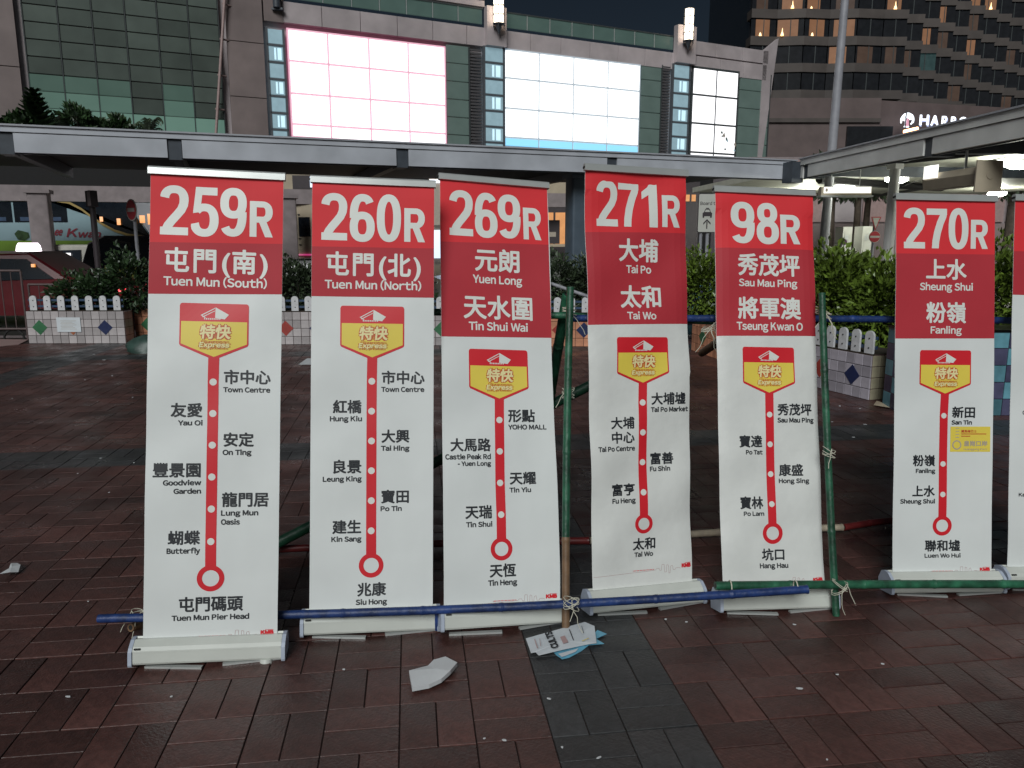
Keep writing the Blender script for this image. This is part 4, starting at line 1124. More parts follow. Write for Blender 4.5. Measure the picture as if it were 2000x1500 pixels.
# far planting on top, dark
# ceiling lamps under canopy B
def on_ceiling(px, py, z): return atz(px, py, z)
zs = ZC - .205
def round_lamp(px, py, label):
    c = on_ceiling(px, py, zs-.05); t = thing('ceiling_lamp', label, 'ceiling lamp', (c.x, c.y, zs), group='round ceiling lamps under the right canopy')
    mb = MB(); mb.cyl((0, 0, -.001), (0, 0, -.10), .05, .05, 12); mb.cyl((0, 0, -.10), (0, 0, -.12), .10, .10, 20); mb.build('lamp_rim', 'bar_silver', t)
    mb = MB(); mb.cyl((0, 0, -.121), (0, 0, -.19), .26, .26, 20); mb.cyl((0, 0, -.19), (0, 0, -.25), .26, .14, 20); mb.build('diffuser', 'lamp_white', t)
    ld = bpy.data.lights.new('lamp_light', 'POINT'); ld.energy = 100; ld.shadow_soft_size = .14; ld.color = (.97, 1, .86)
    lo = bpy.data.objects.new('lamp_light', ld); col.objects.link(lo); lo.parent = t; lo.location = (0, 0, -.48)
for px, py, l in ((1650, 357, 'round ceiling lamp above the white lightbox'), (1752, 341, 'round ceiling lamp with a tube next to it, left of the beige case'), (1948, 371, 'round ceiling lamp above the 270R sign'), (1576, 372, 'faint round ceiling lamp nearest the canopy corner'), (1992, 309, 'round ceiling lamp at the right edge of the view')):
    round_lamp(px, py, l)
def tube_lamp(pxa, pya, pxb, pyb, label):
    a, b_ = on_ceiling(pxa, pya, zs-.06), on_ceiling(pxb, pyb, zs-.06); t = thing('tube_lamp', label, 'tube lamp', a, group='tube lamps under the right canopy')
    mb = MB(); mb.cyl((0, 0, 0), b_-a, .022, .022, 10); mb.build('tube', 'lamp_white', t)
    mb = MB(); mb.cyl((0, 0, .045), b_-a + Vector((0, 0, .045)), .02, .02, 8); mb.build('housing', 'bar_silver', t)
tube_lamp(1765, 342, 1820, 331, 'tube lamp running right from the round lamp')
tube_lamp(1935, 318, 1985, 309, 'tube lamp at the upper right under the canopy')
# white lightbox and beige camera case
c = at(1650, 375, 17.0)
t = thing('lightbox', 'long white glowing lightbox hanging between the 98R and 270R signs', 'lightbox', c, -.05)
mb = MB(); mb.box(-.53, .53, -.1, .1, -.075, .105); mb.build('case', 'beige_case', t)
mb = MB(); mb.box(-.48, .51, -.108, -.101, -.03, .10); mb.build('diffuser', 'lamp_soft', t)
mb = MB(); mb.box(-.45, -.40, -.114, -.1085, .0, .07); mb.build('label', 'grey_print', t)
mb = MB(); mb.box(-.55, .55, -.15, .12, -.11, -.076); mb.build('tray', 'bar_silver', t)
for x_ in (-.3, .3):
    mb = MB(); mb.cyl((x_, 0, .106), (x_, 0, zs - c.z), .008, .008, 6); mb.build('hanger', 'steel', t)
c0, c1 = at(1820, 357, 13.6), at(1932, 338, 12.1)
dd = c1 - c0; an = math.atan2(dd.y, dd.x)
t = thing('camera_case', 'long beige metal case on a bracket under the right canopy', 'camera housing', c0, an)
L_ = dd.length; mb = MB(); mb.prism([(-.14, -.13), (.14, -.13), (.17, .03), (.11, .14), (-.11, .14), (-.17, .03)], 0, L_, 'x'); mb.build('case', 'beige_case', t)
mb = MB(); mb.box(L_, L_+.03, -.22, .19, -.25, .22); mb.cyl((L_-.002, -.0, .0), (L_+.04, 0, 0), .06, .06, 16); mb.build('end_bracket', 'beige_case', t)
mb = MB(); mb.box(.05, .45, -.19, -.172, .05, .26); mb.build('glowing_panel', 'lamp_soft', t)
mb = MB(); mb.cyl((L_*.6, 0, .141), (L_*.6, 0, zs - c0.z), .02, .02, 8); mb.build('hanger', 'steel', t)
# ceiling beams and cables
for k, (xa, ya, xb, yb, w_) in enumerate(((1690, 323, 1990, 292, .05), (1600, 350, 1840, 366, .12), (1700, 384, 1990, 340, .04))):
    a, b_ = atz(xa, ya, zs-.05), atz(xb, yb, zs-.05); mb = MB(); mb.cyl((0, 0, 0), b_-a, w_, w_, 6)
    o = mb.build('ceiling_beam', 'soffit'); o.location = a; tag(o, ['dark service beam under the right canopy ceiling, upper one', 'dark beam behind the white lightbox', 'lower dark service beam above the 270R sign'][k], 'ceiling beam', 'dark service beams under the right canopy')
mb = MB(); pts = [atz(1690+30*k, 384-8*k+4*math.sin(k*1.3), zs-.12) for k in range(9)]; p0 = pts[0]; mb.tube([p-p0 for p in pts], .012, 6); o = mb.build('cable', 'cable'); o.location = p0
tag(o, 'black cable looped along the right canopy ceiling', 'cable')

# ------------------------------------------------------------------ shopping block with glowing screens
FA = R(26); fd = Vector((math.cos(FA), math.sin(FA), 0)); fn = Vector((-math.sin(FA), math.cos(FA), 0))
FP = at(565, 265, 45); FP.z = 0
def F(px, py):
    """photograph pixel -> (distance along, height) on the facade plane"""
    d = ray(px, py); o = Vector((0, 0, CAM_Z)); k = (FP - o).dot(fn) / d.dot(fn); p = o + d*k
    return (p - FP).dot(fd), p.z
bld = thing('shopping_block', 'large stone and glass commercial block with three glowing white screens', 'building', FP, FA)
def fb(name, mk, s0, s1, z0, z1, y0, y1, par=None):
    mb = MB(); mb.box(s0, s1, y0, y1, z0, z1); return mb.build(name, mk, par or bld)
sL, sG0, sG1, sE = F(-260, 100)[0], F(50, 100)[0], F(432, 120)[0], F(1506, 200)[0]
s525, s560 = F(525, 150)[0], F(560, 150)[0]
zt1 = F(985, 52)[1]; zt2 = F(985, 24)[1]
# main body, wall skin as separate cladding panels with joints
zlow = 6.6
fb('body', 'wall', sL, sE-.3, 0, zt1-.15, .35, 24)
fb('podium', 'podium_shade', sL, sE-.2, 0, zlow, .0, .34)
fb('tall_body', 'wall_warm', sL-10, s560-1, 0, zt2+14, .9, 23)
def panels(s0, s1, z0, z1, cw, ch, mk, y=.0, gap=.035, name='cladding_panel'):
    ns = max(1, round((s1-s0)/cw)); nz = max(1, round((z1-z0)/ch)); a, b_ = (s1-s0)/ns, (z1-z0)/nz
    for i in range(ns):
        for j in range(nz):
            mb = MB(); mb.cbox(s0+i*a+gap/2, s0+(i+1)*a-gap/2, y, y+.30, z0+j*b_+gap/2, z0+(j+1)*b_-gap/2, .01); mb.build(name, mk, bld)
zS1t, zS1b = F(565, 56)[1], F(570, 266)[1]
panels(s560-.1, sE-.6, zS1t+.28, zt1-.2, 2.25, 99, 'wall')
panels(sG1+.35, s525-.15, zlow, zt2+8, 1.6, 3.0, 'wall_warm')
panels(sL, sG0-.3, zlow, zt2+8, 3.4, 3.2, 'wall_warm')
panels(s525-.1, s560+.05, zS1t+.25, zt2+8, 1.2, 3.2, 'wall_warm')
panels(s560-.0, F(950, 30)[0]-.1, zt2+.12, zt2+.5, 4, 1, 'wall')
# green glass curtain wall at the left
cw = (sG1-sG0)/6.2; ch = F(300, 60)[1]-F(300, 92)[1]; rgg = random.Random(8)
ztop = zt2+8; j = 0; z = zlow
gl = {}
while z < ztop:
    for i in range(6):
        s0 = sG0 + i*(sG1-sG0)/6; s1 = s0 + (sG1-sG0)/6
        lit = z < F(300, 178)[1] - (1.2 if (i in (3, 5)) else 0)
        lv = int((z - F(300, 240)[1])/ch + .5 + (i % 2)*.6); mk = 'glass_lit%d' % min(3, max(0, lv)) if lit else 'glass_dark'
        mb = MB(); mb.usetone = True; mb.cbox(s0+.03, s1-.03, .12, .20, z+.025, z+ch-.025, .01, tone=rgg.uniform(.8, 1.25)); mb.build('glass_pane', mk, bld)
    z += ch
for i in range(7):
    s0 = sG0 + i*(sG1-sG0)/6
    fb('mullion', 'mullion', s0-.025, s0+.025, zlow, ztop, .08, .34)
mb = MB()
pa_, pb_ = F(439, -20), F(421, 262); mb.cyl((pa_[0], -.25, pa_[1]), (pb_[0], -.25, pb_[1]), .075, .075, 8)
for py in (10, 78, 148, 214):
    q = F(439-.064*py-1, py); mb.cyl((q[0]-.1, -.25, q[1]), (q[0]+.35, .02, q[1]), .05, .05, 6)
mb.build('drain_pipe', 'pipe_pink', bld)
def lit_column(px0, px1, pyt, pyb, n, first_bright):
    s0, s1 = F(px0, (pyt+pyb)/2)[0], F(px1, (pyt+pyb)/2)[0]; zt, zb_ = F((px0+px1)/2, pyt)[1], F((px0+px1)/2, pyb)[1]-.6
    h = (zt-zb_)/n
    for k in range(n):
        z1 = zt - k*h
        mb = MB(); mb.cbox(s0+.10, s1-.10, -.10, .2, z1-h+.07, z1-.07, .03); mb.build('light_block', 'frost', bld)
        if k % 2 == first_bright:
            w = (s1-s0); 
            for a_, b2 in ((.40, .50), (.58, .80)):
                mb = MB(); mb.box(s0+w*a_, s0+w*b2, -.115, -.102, z1-h+.14, z1-.14); mb.build('bright_strip', 'frost_bright', bld)
        fb('block_frame', 'frame_grey', s0, s1, z1-h-.05, z1-h+.06, -.14, .1)
    fb('column_frame', 'frame_grey', s0-.02, s0+.09, zb_, zt, -.14, .1); fb('column_frame', 'frame_grey', s1-.09, s1+.02, zb_, zt, -.14, .1)
lit_column(524, 559, 56, 264, 7, 1); lit_column(944, 984, 92, 290, 7, 1); lit_column(1310, 1344, 126, 306, 7, 1)
def screen(xs, pyt_l, pyb_l, rows, mk, back, last=None, lastmk=None, glow=.05, gap=.06):
    S = [F(x, (pyt_l+pyb_l)/2)[0] for x in xs]; Z = [F(xs[0], y)[1] for y in rows]
    fb('screen_back', back, S[0]-glow, S[-1]+glow, Z[-1]-.03, Z[0]+glow, -.05, .04)
    for i in range(len(S)-1):
        for j in range(len(Z)-1):
            mk2 = lastmk if (lastmk and j == len(Z)-2) else mk
            mb = MB(); mb.box(S[i]+gap, S[i+1]-gap, -.09, -.051, Z[j+1]+gap, Z[j]-gap); mb.build('screen_panel', mk2, bld)
    return S, Z
screen([566, 643, 722, 798, 869], 56, 266, [57, 119, 182, 242, 267], 'scr_pink', 'scr_pinkback')
screen([985, 1052, 1119, 1186, 1248], 95, 290, [96, 152, 211, 268, 286], 'scr_white', 'scr_blueback', lastmk='scr_blue')
S3, Z3 = screen([1350, 1396, 1438], 130, 300, [131, 184, 240, 297, 304], 'scr_lilac', 'mullion', glow=.1, gap=.07)
rgq = random.Random(2)
for k in range(9):   # picture fragments on the third screen
    q = F(rgq.uniform(1400, 1434), rgq.uniform(258, 296)); h_ = rgq.uniform(.1, .45)
    mb = MB(); mb.prism([(q[0]-.12, q[1]), (q[0]+.02, q[1]-h_*.6), (q[0]+.12, q[1]-.05), (q[0]+.03, q[1]+h_*.6)], -.094, -.0905, 'y'); mb.build('screen_picture_fragment', rgq.choice(['frost', 'glass_grey', 'grey_print', 'letter_lit']), bld)
# strips beside the screens
def strip(px0, px1, pyt, pyb, mk, rows, name='glass_pane'):
    s0, s1 = F(px0, (pyt+pyb)/2)[0], F(px1, (pyt+pyb)/2)[0]; zt, zb_ = F((px0+px1)/2, pyt)[1], F((px0+px1)/2, pyb)[1]-.6; h = (zt-zb_)/rows
    for k in range(rows):
        mb = MB(); mb.cbox(s0+.04, s1-.04, .05, .2, zb_+k*h+.03, zb_+(k+1)*h-.03, .01); mb.build(name, mk, bld)
    fb('mullion', 'mullion', s1-.04, s1+.04, zb_, zt, -.02, .2)
strip(873, 917, 88, 278, 'glass_grey', 6); strip(1252, 1291, 124, 296, 'glass_grey', 6); strip(1444, 1502, 142, 300, 'glass_grey', 5)
for (a, b_, t_, u_) in ((919, 941, 92, 282), (1293, 1308, 126, 300)):
    s0, s1 = F(a, 180)[0], F(b_, 180)[0]; zt, zb_ = F(a, t_)[1], F(a, u_)[1]-.6; n = 34; mb = MB()
    for k in range(n): mb.box(s0, s1, .0, .12, zb_+(zt-zb_)*k/n, zb_+(zt-zb_)*(k+.55)/n)
    mb.build('louvre', 'louvre', bld, 'stuff')
# wall behind / below
fb('wall_band', 'wall', s560, sE-.4, zlow, zS1b-.2, .02, .30)
# green glass parapet
for (a, b_) in ((575, 944), (985, 1318)):
    s0, s1 = F(a, 40)[0], F(b_, 60)[0]; n = max(2, round((s1-s0)/1.62)); w = (s1-s0)/n
    for i in range(n):
        mb = MB(); mb.cbox(s0+i*w+.03, s0+(i+1)*w-.03, .1, .2, zt1, zt2, .01); mb.build('parapet_glass', 'glass_green', bld)
        fb('parapet_post', 'bar_silver', s0+i*w-.02, s0+i*w+.02, zt1-.02, zt2+.02, .06, .1)
    fb('parapet_rail', 'mullion', s0, s1, zt2+.005, zt2+.08, .05, .22)
panels(F(1345, 80)[0], sE-.5, zt1-.15, zt2-.05, 2.4, 3, 'wall')
fb('parapet_core', 'wall', F(1345, 80)[0], sE-.5, zt1-.2, zt2-.1, .31, .6)
# end wall with slanting edge
mb = MB(); e0_, e1_ = F(1521, 75), F(1488, 310); mb.prism([(sE-1.0, zlow), (e1_[0], zlow), (e1_[0], e1_[1]), (e0_[0], e0_[1]), (sE-1.0, zt2-.1)], .0, .32, 'y'); mb.build('end_pier', 'wall', bld)
# lamp pilasters and their cage lamps
for px, pyt, pyb, w_, nm in ((966, -6, 92, 38, 'tall bright cage lamp above the pier between the first two screens'), (1334, 30, 125, 36, 'bright cage lamp above the pier before the small screen')):
    s0, s1 = F(px-w_/2, pyb)[0], F(px+w_/2, pyb)[0]
    fb('pier', 'wall', s0, s1, F(px, pyb)[1], F(px, pyt+22)[1], -.35, .1)
    q = F(px-2, pyt+24); p = FP + fd*q[0] + fn*(-.75); t = thing('cage_lamp', nm, 'wall lamp', (p.x, p.y, q[1]), FA, group='cage lamps on the commercial block')
    hh = 1.02; 
    mb = MB(); mb.cyl((0, 0, -hh+.1), (0, 0, hh), .30, .30, 14); mb.build('glowing_tube', 'lamp_warm', t)
    for k in range(5):
        z = -hh + 2*hh*k/4; mb = MB(); mb.cyl((0, 0, z-.02), (0, 0, z+.02), .37, .37, 14); mb.build('cage_ring', 'bracket', t)
    for k in range(6):
        a = k*math.pi/3; mb = MB(); mb.cyl((.36*math.cos(a), .36*math.sin(a), -hh-.25), (.36*math.cos(a), .36*math.sin(a), hh), .022, .022, 5); mb.build('cage_bar', 'bracket', t)
    mb = MB(); mb.cyl((0, 0, -hh-.55), (0, 0, -hh), .03, .25, 10); mb.box(-.05, .05, 0, .42, -hh-.2, -hh-.1); mb.build('bracket_arm', 'bracket', t)
q = F(538, 2); p = FP + fd*q[0] + fn*(-.3)
mb = MB(); mb.cyl((0, 0, -.4), (0, 0, .9), .2, .2, 10); mb.box(-.3, .3, 0, .3, -.5, -.4); o = mb.build('unlit_wall_lamp', 'bracket'); o.location = (p.x, p.y, q[1]); tag(o, 'dark unlit wall lamp at the top edge left of the first screen', 'wall lamp')
# ------------------------------------------------------------------ hotel behind
HY = 80.0
hz0 = at(1560, 192, HY).z; per = at(1560, 140, HY).z - hz0
hotel = thing('hotel_tower', 'dark hotel tower with zigzag rows of windows, a few lit amber', 'building', (at(1440, 200, HY).x, HY, 0))
hx = hotel.location.x
def hb(name, mk, x0, x1, y0, y1, z0, z1, par=None):
    mb = MB(); mb.box(x0-hx, x1-hx, y0-HY, y1-HY, z0, z1); return mb.build(name, mk, par or hotel)
rgh = random.Random(21)
LIT = {(1, 2): 'b', (1, 3): 'a', (0, 2): 'a', (0, 3): 'b'}
def bay(x0, x1, y0, dy, row, lit):
    """one bay of one storey: spandrel below, recessed window above, slightly angled"""
    z0 = hz0 + (row)*per; sp = per*.33
    p = [(x0, y0), (x1, y0+dy)]
    mb = MB(); mb.prism([(x0-hx, y0-HY), (x1-hx, y0+dy-HY), (x1-hx, y0+dy+1.6-HY), (x0-hx, y0+1.6-HY)], z0, z0+sp, 'z'); mb.build('spandrel', 'hotel_band', hotel)
    mk = {'d': 'win_dark', 'a': 'win_amber', 'b': 'win_amber', 'm': 'win_dim', 't': 'win_teal'}[lit]
    e = .16
    mb = MB(); mb.prism([(x0+.05-hx, y0+e-HY), (x1-.05-hx, y0+dy+e-HY), (x1-.05-hx, y0+dy+e+.1-HY), (x0+.05-hx, y0+e+.1-HY)], z0+sp, z0+per, 'z')
    w = mb.build('window', 'win_dark' if lit in 'abm' else mk, hotel)
    mid = (x0+x1)/2
    if lit in 'abm':
        a, b_ = (x0+rgh.uniform(.1, .6), x1-rgh.uniform(.3, 1.1)) if lit != 'b' else (x0+.45, x1-.25)
        f0, f1 = (a-x0)/(x1-x0), (b_-x0)/(x1-x0)
        q = MB(); q.prism([(a-hx, y0+dy*f0+e-.04-HY), (b_-hx, y0+dy*f1+e-.04-HY), (b_-hx, y0+dy*f1+e-.01-HY), (a-hx, y0+dy*f0+e-.01-HY)], z0+sp+.03, z0+per-.12, 'z'); q.build('lit_curtain', mk, w)
        if lit in 'ab' and rgh.random() < .75:
            q = MB(); xx = rgh.uniform(a+.3, b_-.3); c = (xx-hx, y0+dy*.7+e-.10-HY); q.cyl((c[0], c[1], z0+sp+.05), (c[0], c[1], z0+sp+.34), .17, .09, 8); q.cyl((c[0], c[1], z0+sp+.34), (c[0], c[1], z0+sp+.75), .06, .02, 8); q.build('table_lamp', 'win_bright', w)
    q = MB(); q.prism([(mid-.04-hx, y0+dy/2+.1-HY), (mid+.04-hx, y0+dy/2+.1-HY), (mid+.04-hx, y0+dy/2+.2-HY), (mid-.04-hx, y0+dy/2+.2-HY)], z0+sp, z0+per, 'z'); q.build('window_bar', 'mullion', w)

bx_ = [at(x, 150, HY).x for x in (1462, 1514, 1566, 1616, 1668, 1722)]
litL = {(1, 3): 'a', (1, 4): 'm', (2, 0): 'a', (2, 1): 'a', (2, 2): 'a', (2, 3): 'b', (3, 0): 'm', (3, 1): 'a', (3, 2): 'a', (3, 3): 'm', (3, 4): 'd', (4, 0): 'a', (4, 1): 'm', (4, 2): 'a', (5, 1): 'a', (5, 3): 'm', (0, 1): 'd'}
for row in range(-0, 8):
    for k in range(5):
        lit = litL.get((row, k), 'd' if row < 5 else rgh.choice('ddddam'))
        if row == 0: lit = 'd'
        bay(bx_[k], bx_[k+1], HY + (.35 if k % 2 else 0), (-.35 if k % 2 else .35), row, lit)
litR = {(1, 1): 'm', (1, 2): 't', (1, 0): 'm', (2, 2): 'a', (2, 3): 'm', (2, 5): 'a', (3, 0): 'a', (3, 3): 'a', (4, 5): 'a', (4, 6): 'a', (0, 4): 'm', (1, 5): 'm', (5, 1): 'a', (5, 4): 'm', (3, 5): 'm'}
x = bx_[-1]; y = HY + .35
for k in range(14):
    w = 2.35
    for row in range(-1 if k > 2 else 0, 9):
        lit = litR.get((row, k), 'd' if row < 5 and k < 8 else rgh.choice('ddddam'))
        bay(x, x+w, y, 0, row, lit)
    x += w; y += 1.5
hb('core', 'win_dark', bx_[0]+.2, bx_[-1], HY+1.2, HY+18, 0, hz0+8.5*per)
mb = MB(); x0_ = bx_[-1]; mb.prism([(x0_-hx, 1.0), (x0_+33-hx, 21.5), (x0_+33-hx, 45), (x0_-hx, 30)], 0, hz0+8.8*per, 'z'); mb.build('core', 'win_dark', hotel)
hb('podium_wall', 'hotel_wall', bx_[0]-4, bx_[-1]+.1, HY-.2, HY+1.0, 0, hz0)
mb = MB(); x0_ = bx_[-1]; mb.prism([(x0_-hx, -.1), (x0_+20-hx, 5.5), (x0_+20-hx, 7.5), (x0_-hx, 1.5)], 0, hz0-.2, 'z'); mb.build('podium_wall', 'hotel_wall', hotel)
hb('podium_cornice', 'hotel_band', bx_[0]-4, bx_[-1]+.1, HY-.45, HY-.2, at(1560, 240, HY).z, at(1560, 232, HY).z)
hb('podium_window', 'win_dark', at(1650, 270, HY).x, at(1738, 270, HY).x, HY-.5, HY-.21, at(1700, 330, HY).z, at(1700, 248, HY).z)
# sign letters and tree emblem
t = thing('hotel_sign', 'glowing white hotel letters beside a white tree emblem', 'illuminated sign', at(1773, 240, 78.5))
o_ = t.location
def sgn(px, py): p = at(px, py, 78.5); return p.x-o_.x, p.z-o_.z
xs = [(1796, 1815, 'H'), (1817, 1834, 'A'), (1838, 1851, 'R'), (1856, 1868, 'B'), (1872, 1890, 'O')]
for k, (a, b_, ch_) in enumerate(xs):
    x0, z0 = sgn(a, 244.5 + (a-1796)*.02); x1, z1 = sgn(b_, 224 + (a-1796)*.06)
    if ch_ == 'H': x0 -= .05
    mb = MB(); text_mb(mb, ch_, x0, x1, z0, z1, 'L', .05, .0); mb.build('letter', 'letter_lit', t)
    mb = MB(); text_mb(mb, ch_, x0+.10, x1+.16, z0-.12, z1-.05, 'L', .05, -.15); mb.build('letter_return', 'letter_blue', t)
mb = MB(); cx, cz = sgn(1772, 235); u = at(1773, 240, 78.5).x - at(1772, 240, 78.5).x
for rr, a0, a1, ox in ((9.5, 20, 200, -1), (13.0, 5, 190, 0), (6.5, 10, 200, 1), (9.5, -50, 90, 2), (13.5, -20, 60, 0), (12.5, 150, 215, -1)):
    pts = [Vector((cx+ox*u+rr*u*math.cos(R(a))*.9, 0, cz+rr*u*math.sin(R(a)))) for a in range(a0, a1+1, 14)]; mb.tube(pts, .07, 5)
for a in (20, 50, 80, 110, 140, 170): mb.tube([Vector((cx+5*u*math.cos(R(a)), 0, cz+4*u*math.sin(R(a)))), Vector((cx+11.5*u*math.cos(R(a)), 0, cz+13*u*math.sin(R(a))))], .055, 5)
mb.tube([Vector((cx-3*u, 0, cz-2*u)), Vector((cx-3*u, 0, cz-10*u)), Vector((cx-5*u, 0, cz-12*u)), Vector((cx+4*u, 0, cz-12*u))], .07, 5)
mb.build('tree_emblem', 'letter_lit', t)
mb = MB(); mb.prism([(cx-2.5*u, cz-11*u), (cx+3.5*u, cz-11*u), (cx+2.5*u, cz+1*u), (cx+.6*u, cz+5*u), (cx-1.5*u, cz+1*u)], -.05, .02, 'y'); mb.build('emblem_trunk', 'letter_magenta', t)
c = at(1779, 254, 40); mb = MB(); mb.cyl((-.32, 0, -.10), (.34, 0, .08), .11, .08, 12); mb.cyl((-.3, 0, .1), (-.3, 0, .9), .03, .03, 6, 1); o = mb.build('orange_street_lamp', ['lamp_orange', 'bracket']); o.location = c; tag(o, 'orange glowing street lamp just above the right canopy edge', 'street lamp')

# tall lamp pole
p0 = at(1604, 520, 19.5); p0.z = -.12; p1 = at(1651, -12, 19.5); p1.x += .02
t = thing('lamp_pole', 'tall slanting grey pole passing behind the corner of the canopies', 'pole', p0)
mb = MB(); mb.cyl((0, 0, 0), Vector((p1.x-p0.x, 0, 8.6)), .125, .085, 14); mb.build('shaft', 'pole_grey', t)
mb = MB(); mb.cyl((0, 0, 0), (0, 0, .9), .16, .15, 12); mb.build('base_sleeve', 'pole_grey', t)

# ------------------------------------------------------------------ plants on top of the long canopy
def rooftop(px, pyt, Y, kind, w_px, label, seed):
    rg = random.Random(seed); c = at(px, 262, Y); ztop = at(px, pyt, Y).z; zb = ZC + .02; h = ztop - zb; w = w_px/1500*Y/2
    t = thing('rooftop_plant', label, 'plant', (c.x, Y, zb), group='plants standing on the canopy roof')
    mb = MB(); mb.usetone = True
    if kind == 'conifer':
        for k in range(9):
            z = h*(.15 + .8*k/8); r = w*(1.0-.82*k/8)
            for a in range(7):
                an_ = a*2*math.pi/7 + k*.7; e = Vector((math.cos(an_), math.sin(an_), .22)); p = Vector((0, 0, z))
                for q in range(9):
                    f = (q+1)/9; pp = p + e*r*f + Vector((0, 0, -.10*r*math.sin(f*3)))
                    for s_ in (-1, 1):
                        d = (e + Vector((-e.y, e.x, 0))*s_*.9).normalized(); L = .13*(1.2-f*.6); n_ = Vector((0, 0, .03))
                        mb.add([pp-e*.02, pp+d*L+n_, pp+e*.05, pp-n_], [(0, 1, 2), (0, 3, 1)], 0, False, rg.uniform(.6, 1.2))
                mb.cyl(p, p+e*r, .012, .004, 4)
    elif kind == 'palm':
        for a in range(16):
            an_ = a*2*math.pi/16 + rg.random(); e = Vector((math.cos(an_), math.sin(an_)*.8, 0)); rise = rg.uniform(.5, 1.0)*h
            prev = Vector((0, 0, .05))
            for q in range(10):
                f = (q+1)/10; cur = e*w*f + Vector((0, 0, .05 + rise*math.sin(f*2.2)))
                side = Vector((-e.y, e.x, 0))
                for s_ in (-1, 1):
                    mb.add([prev, cur, cur + side*s_*.14*math.sin(f*3.0) - Vector((0, 0, .06))], [(0, 1, 2)], 0, False, rg.uniform(.6, 1.4))
                prev = cur
    else:
        leaves(mb, (0, 0, h*.5), (w, w*.6, h*.52), 700, .10, rg)
    mb.build('foliage', 'leaf_dark_t' if kind != 'palm' else 'leaf_grey_t', t)
    mb = MB(); mb.cyl((0, 0, -.02), (0, 0, h*.85), .03, .012, 6); mb.build('stem', 'bark', t)
rooftop(73, 174, 14.3, 'conifer', 66, 'small layered conifer on the canopy roof at far left', 1)
rooftop(45, 226, 14.2, 'bush', 60, 'low dark bush left of the rooftop conifer', 2)
rooftop(120, 218, 14.6, 'palm', 60, 'spiky dark plant just right of the rooftop conifer', 3)
rooftop(153, 209, 14.7, 'bush', 56, 'round dark bush on the canopy roof right of the conifer', 4)
rooftop(165, 228, 14.9, 'palm', 50, 'spiky tuft below the round rooftop bush', 5)
rooftop(200, 240, 15.0, 'bush', 60, 'low strip of dark growth on the canopy roof', 6)
rooftop(235, 233, 15.1, 'bush', 44, 'small grey green mound on the canopy roof', 7)
rooftop(290, 232, 15.3, 'palm', 56, 'yellowish arching frond plant, rightmost on the canopy roof', 8)
rooftop(10, 240, 14.0, 'bush', 60, 'low dark bush at the left edge of the canopy roof', 9)

# ------------------------------------------------------------------ vehicles on the road behind
def wheel(par, x, y, z, r, w=.2):
    wm = MB(); wm.cyl((x, y-w/2, z), (x, y+w/2, z), r, r, 20); wv = wm.build('wheel', 'rubber', par)
    q = MB(); q.cyl((x, y-w/2-.012, z), (x, y-w/2-.001, z), r*.62, r*.58, 14); q.build('rim', 'steel', wv)
def car(name, label, cat, loc, rz, L, Wd, body, prof, glass, bodym, roofm=None, lights=None, wr=.31, group=None):
    """prof: side outline (x,z) ; glass: list of side window outlines"""
    t = thing(name, label, cat, loc, rz, group)
    mb = MB(); n = len(prof)
    rings = []
    for y_, k in ((-Wd/2, .0), (-Wd/2+.06, 1), (Wd/2-.06, 1), (Wd/2, .0)):
        r_ = []
        for x, z in prof:
            tl_ = max(0, (z-body)/(max(p[1] for p in prof)-body+1e-6)) if z > body else 0
            yy = y_*(1-.17*tl_); r_.append((x*(1 if k else .985), yy, z - (0 if k else .03)*(z > .4)))
        rings.append(r_)
    vs = sum(rings, [])
    fs = [list(range(n)), list(range(4*n-1, 3*n-1, -1))] + [(k*n+i, (k+1)*n+i, (k+1)*n+(i+1) % n, k*n+(i+1) % n) for k in range(3) for i in range(n)]
    mb.add(vs, fs, 0, False); mb.build('body', bodym, t)
    ztop = max(p[1] for p in prof)
    def yside(z): return Wd/2*(1-.17*max(0, (z-body)/(ztop-body)))
    for g in glass:
        for s_ in (-1, 1):
            q = MB(); vv = [(x, s_*(yside(z)+.012), z) for x, z in g] + [(x, s_*(yside(z)-.02), z) for x, z in g]; m_ = len(g)
            q.add(vv, [list(range(m_)), list(range(2*m_-1, m_-1, -1))] + [(i, (i+1) % m_, m_+(i+1) % m_, m_+i) for i in range(m_)]); q.build('side_window', 'bus_glass', t)
    if roofm:
        q = MB(); xs_ = [p[0] for p in prof if p[1] > ztop-.08]; q.box(min(xs_)+.05, max(xs_)-.05, -Wd/2*.80, Wd/2*.80, ztop-.005, ztop+.03); q.build('roof_panel', roofm, t)
    for x in (-L*.31, L*.31):
        for s_ in (-1, 1): wheel(t, x, s_*(Wd/2-.1), wr-.0, wr)
    for (x, y_, z, sx, sy, sz, mk) in (lights or []):
        q = MB(); q.box(x-sx, x+sx, y_-sy, y_+sy, z-sz, z+sz); q.build('lamp', mk, t)
    return t
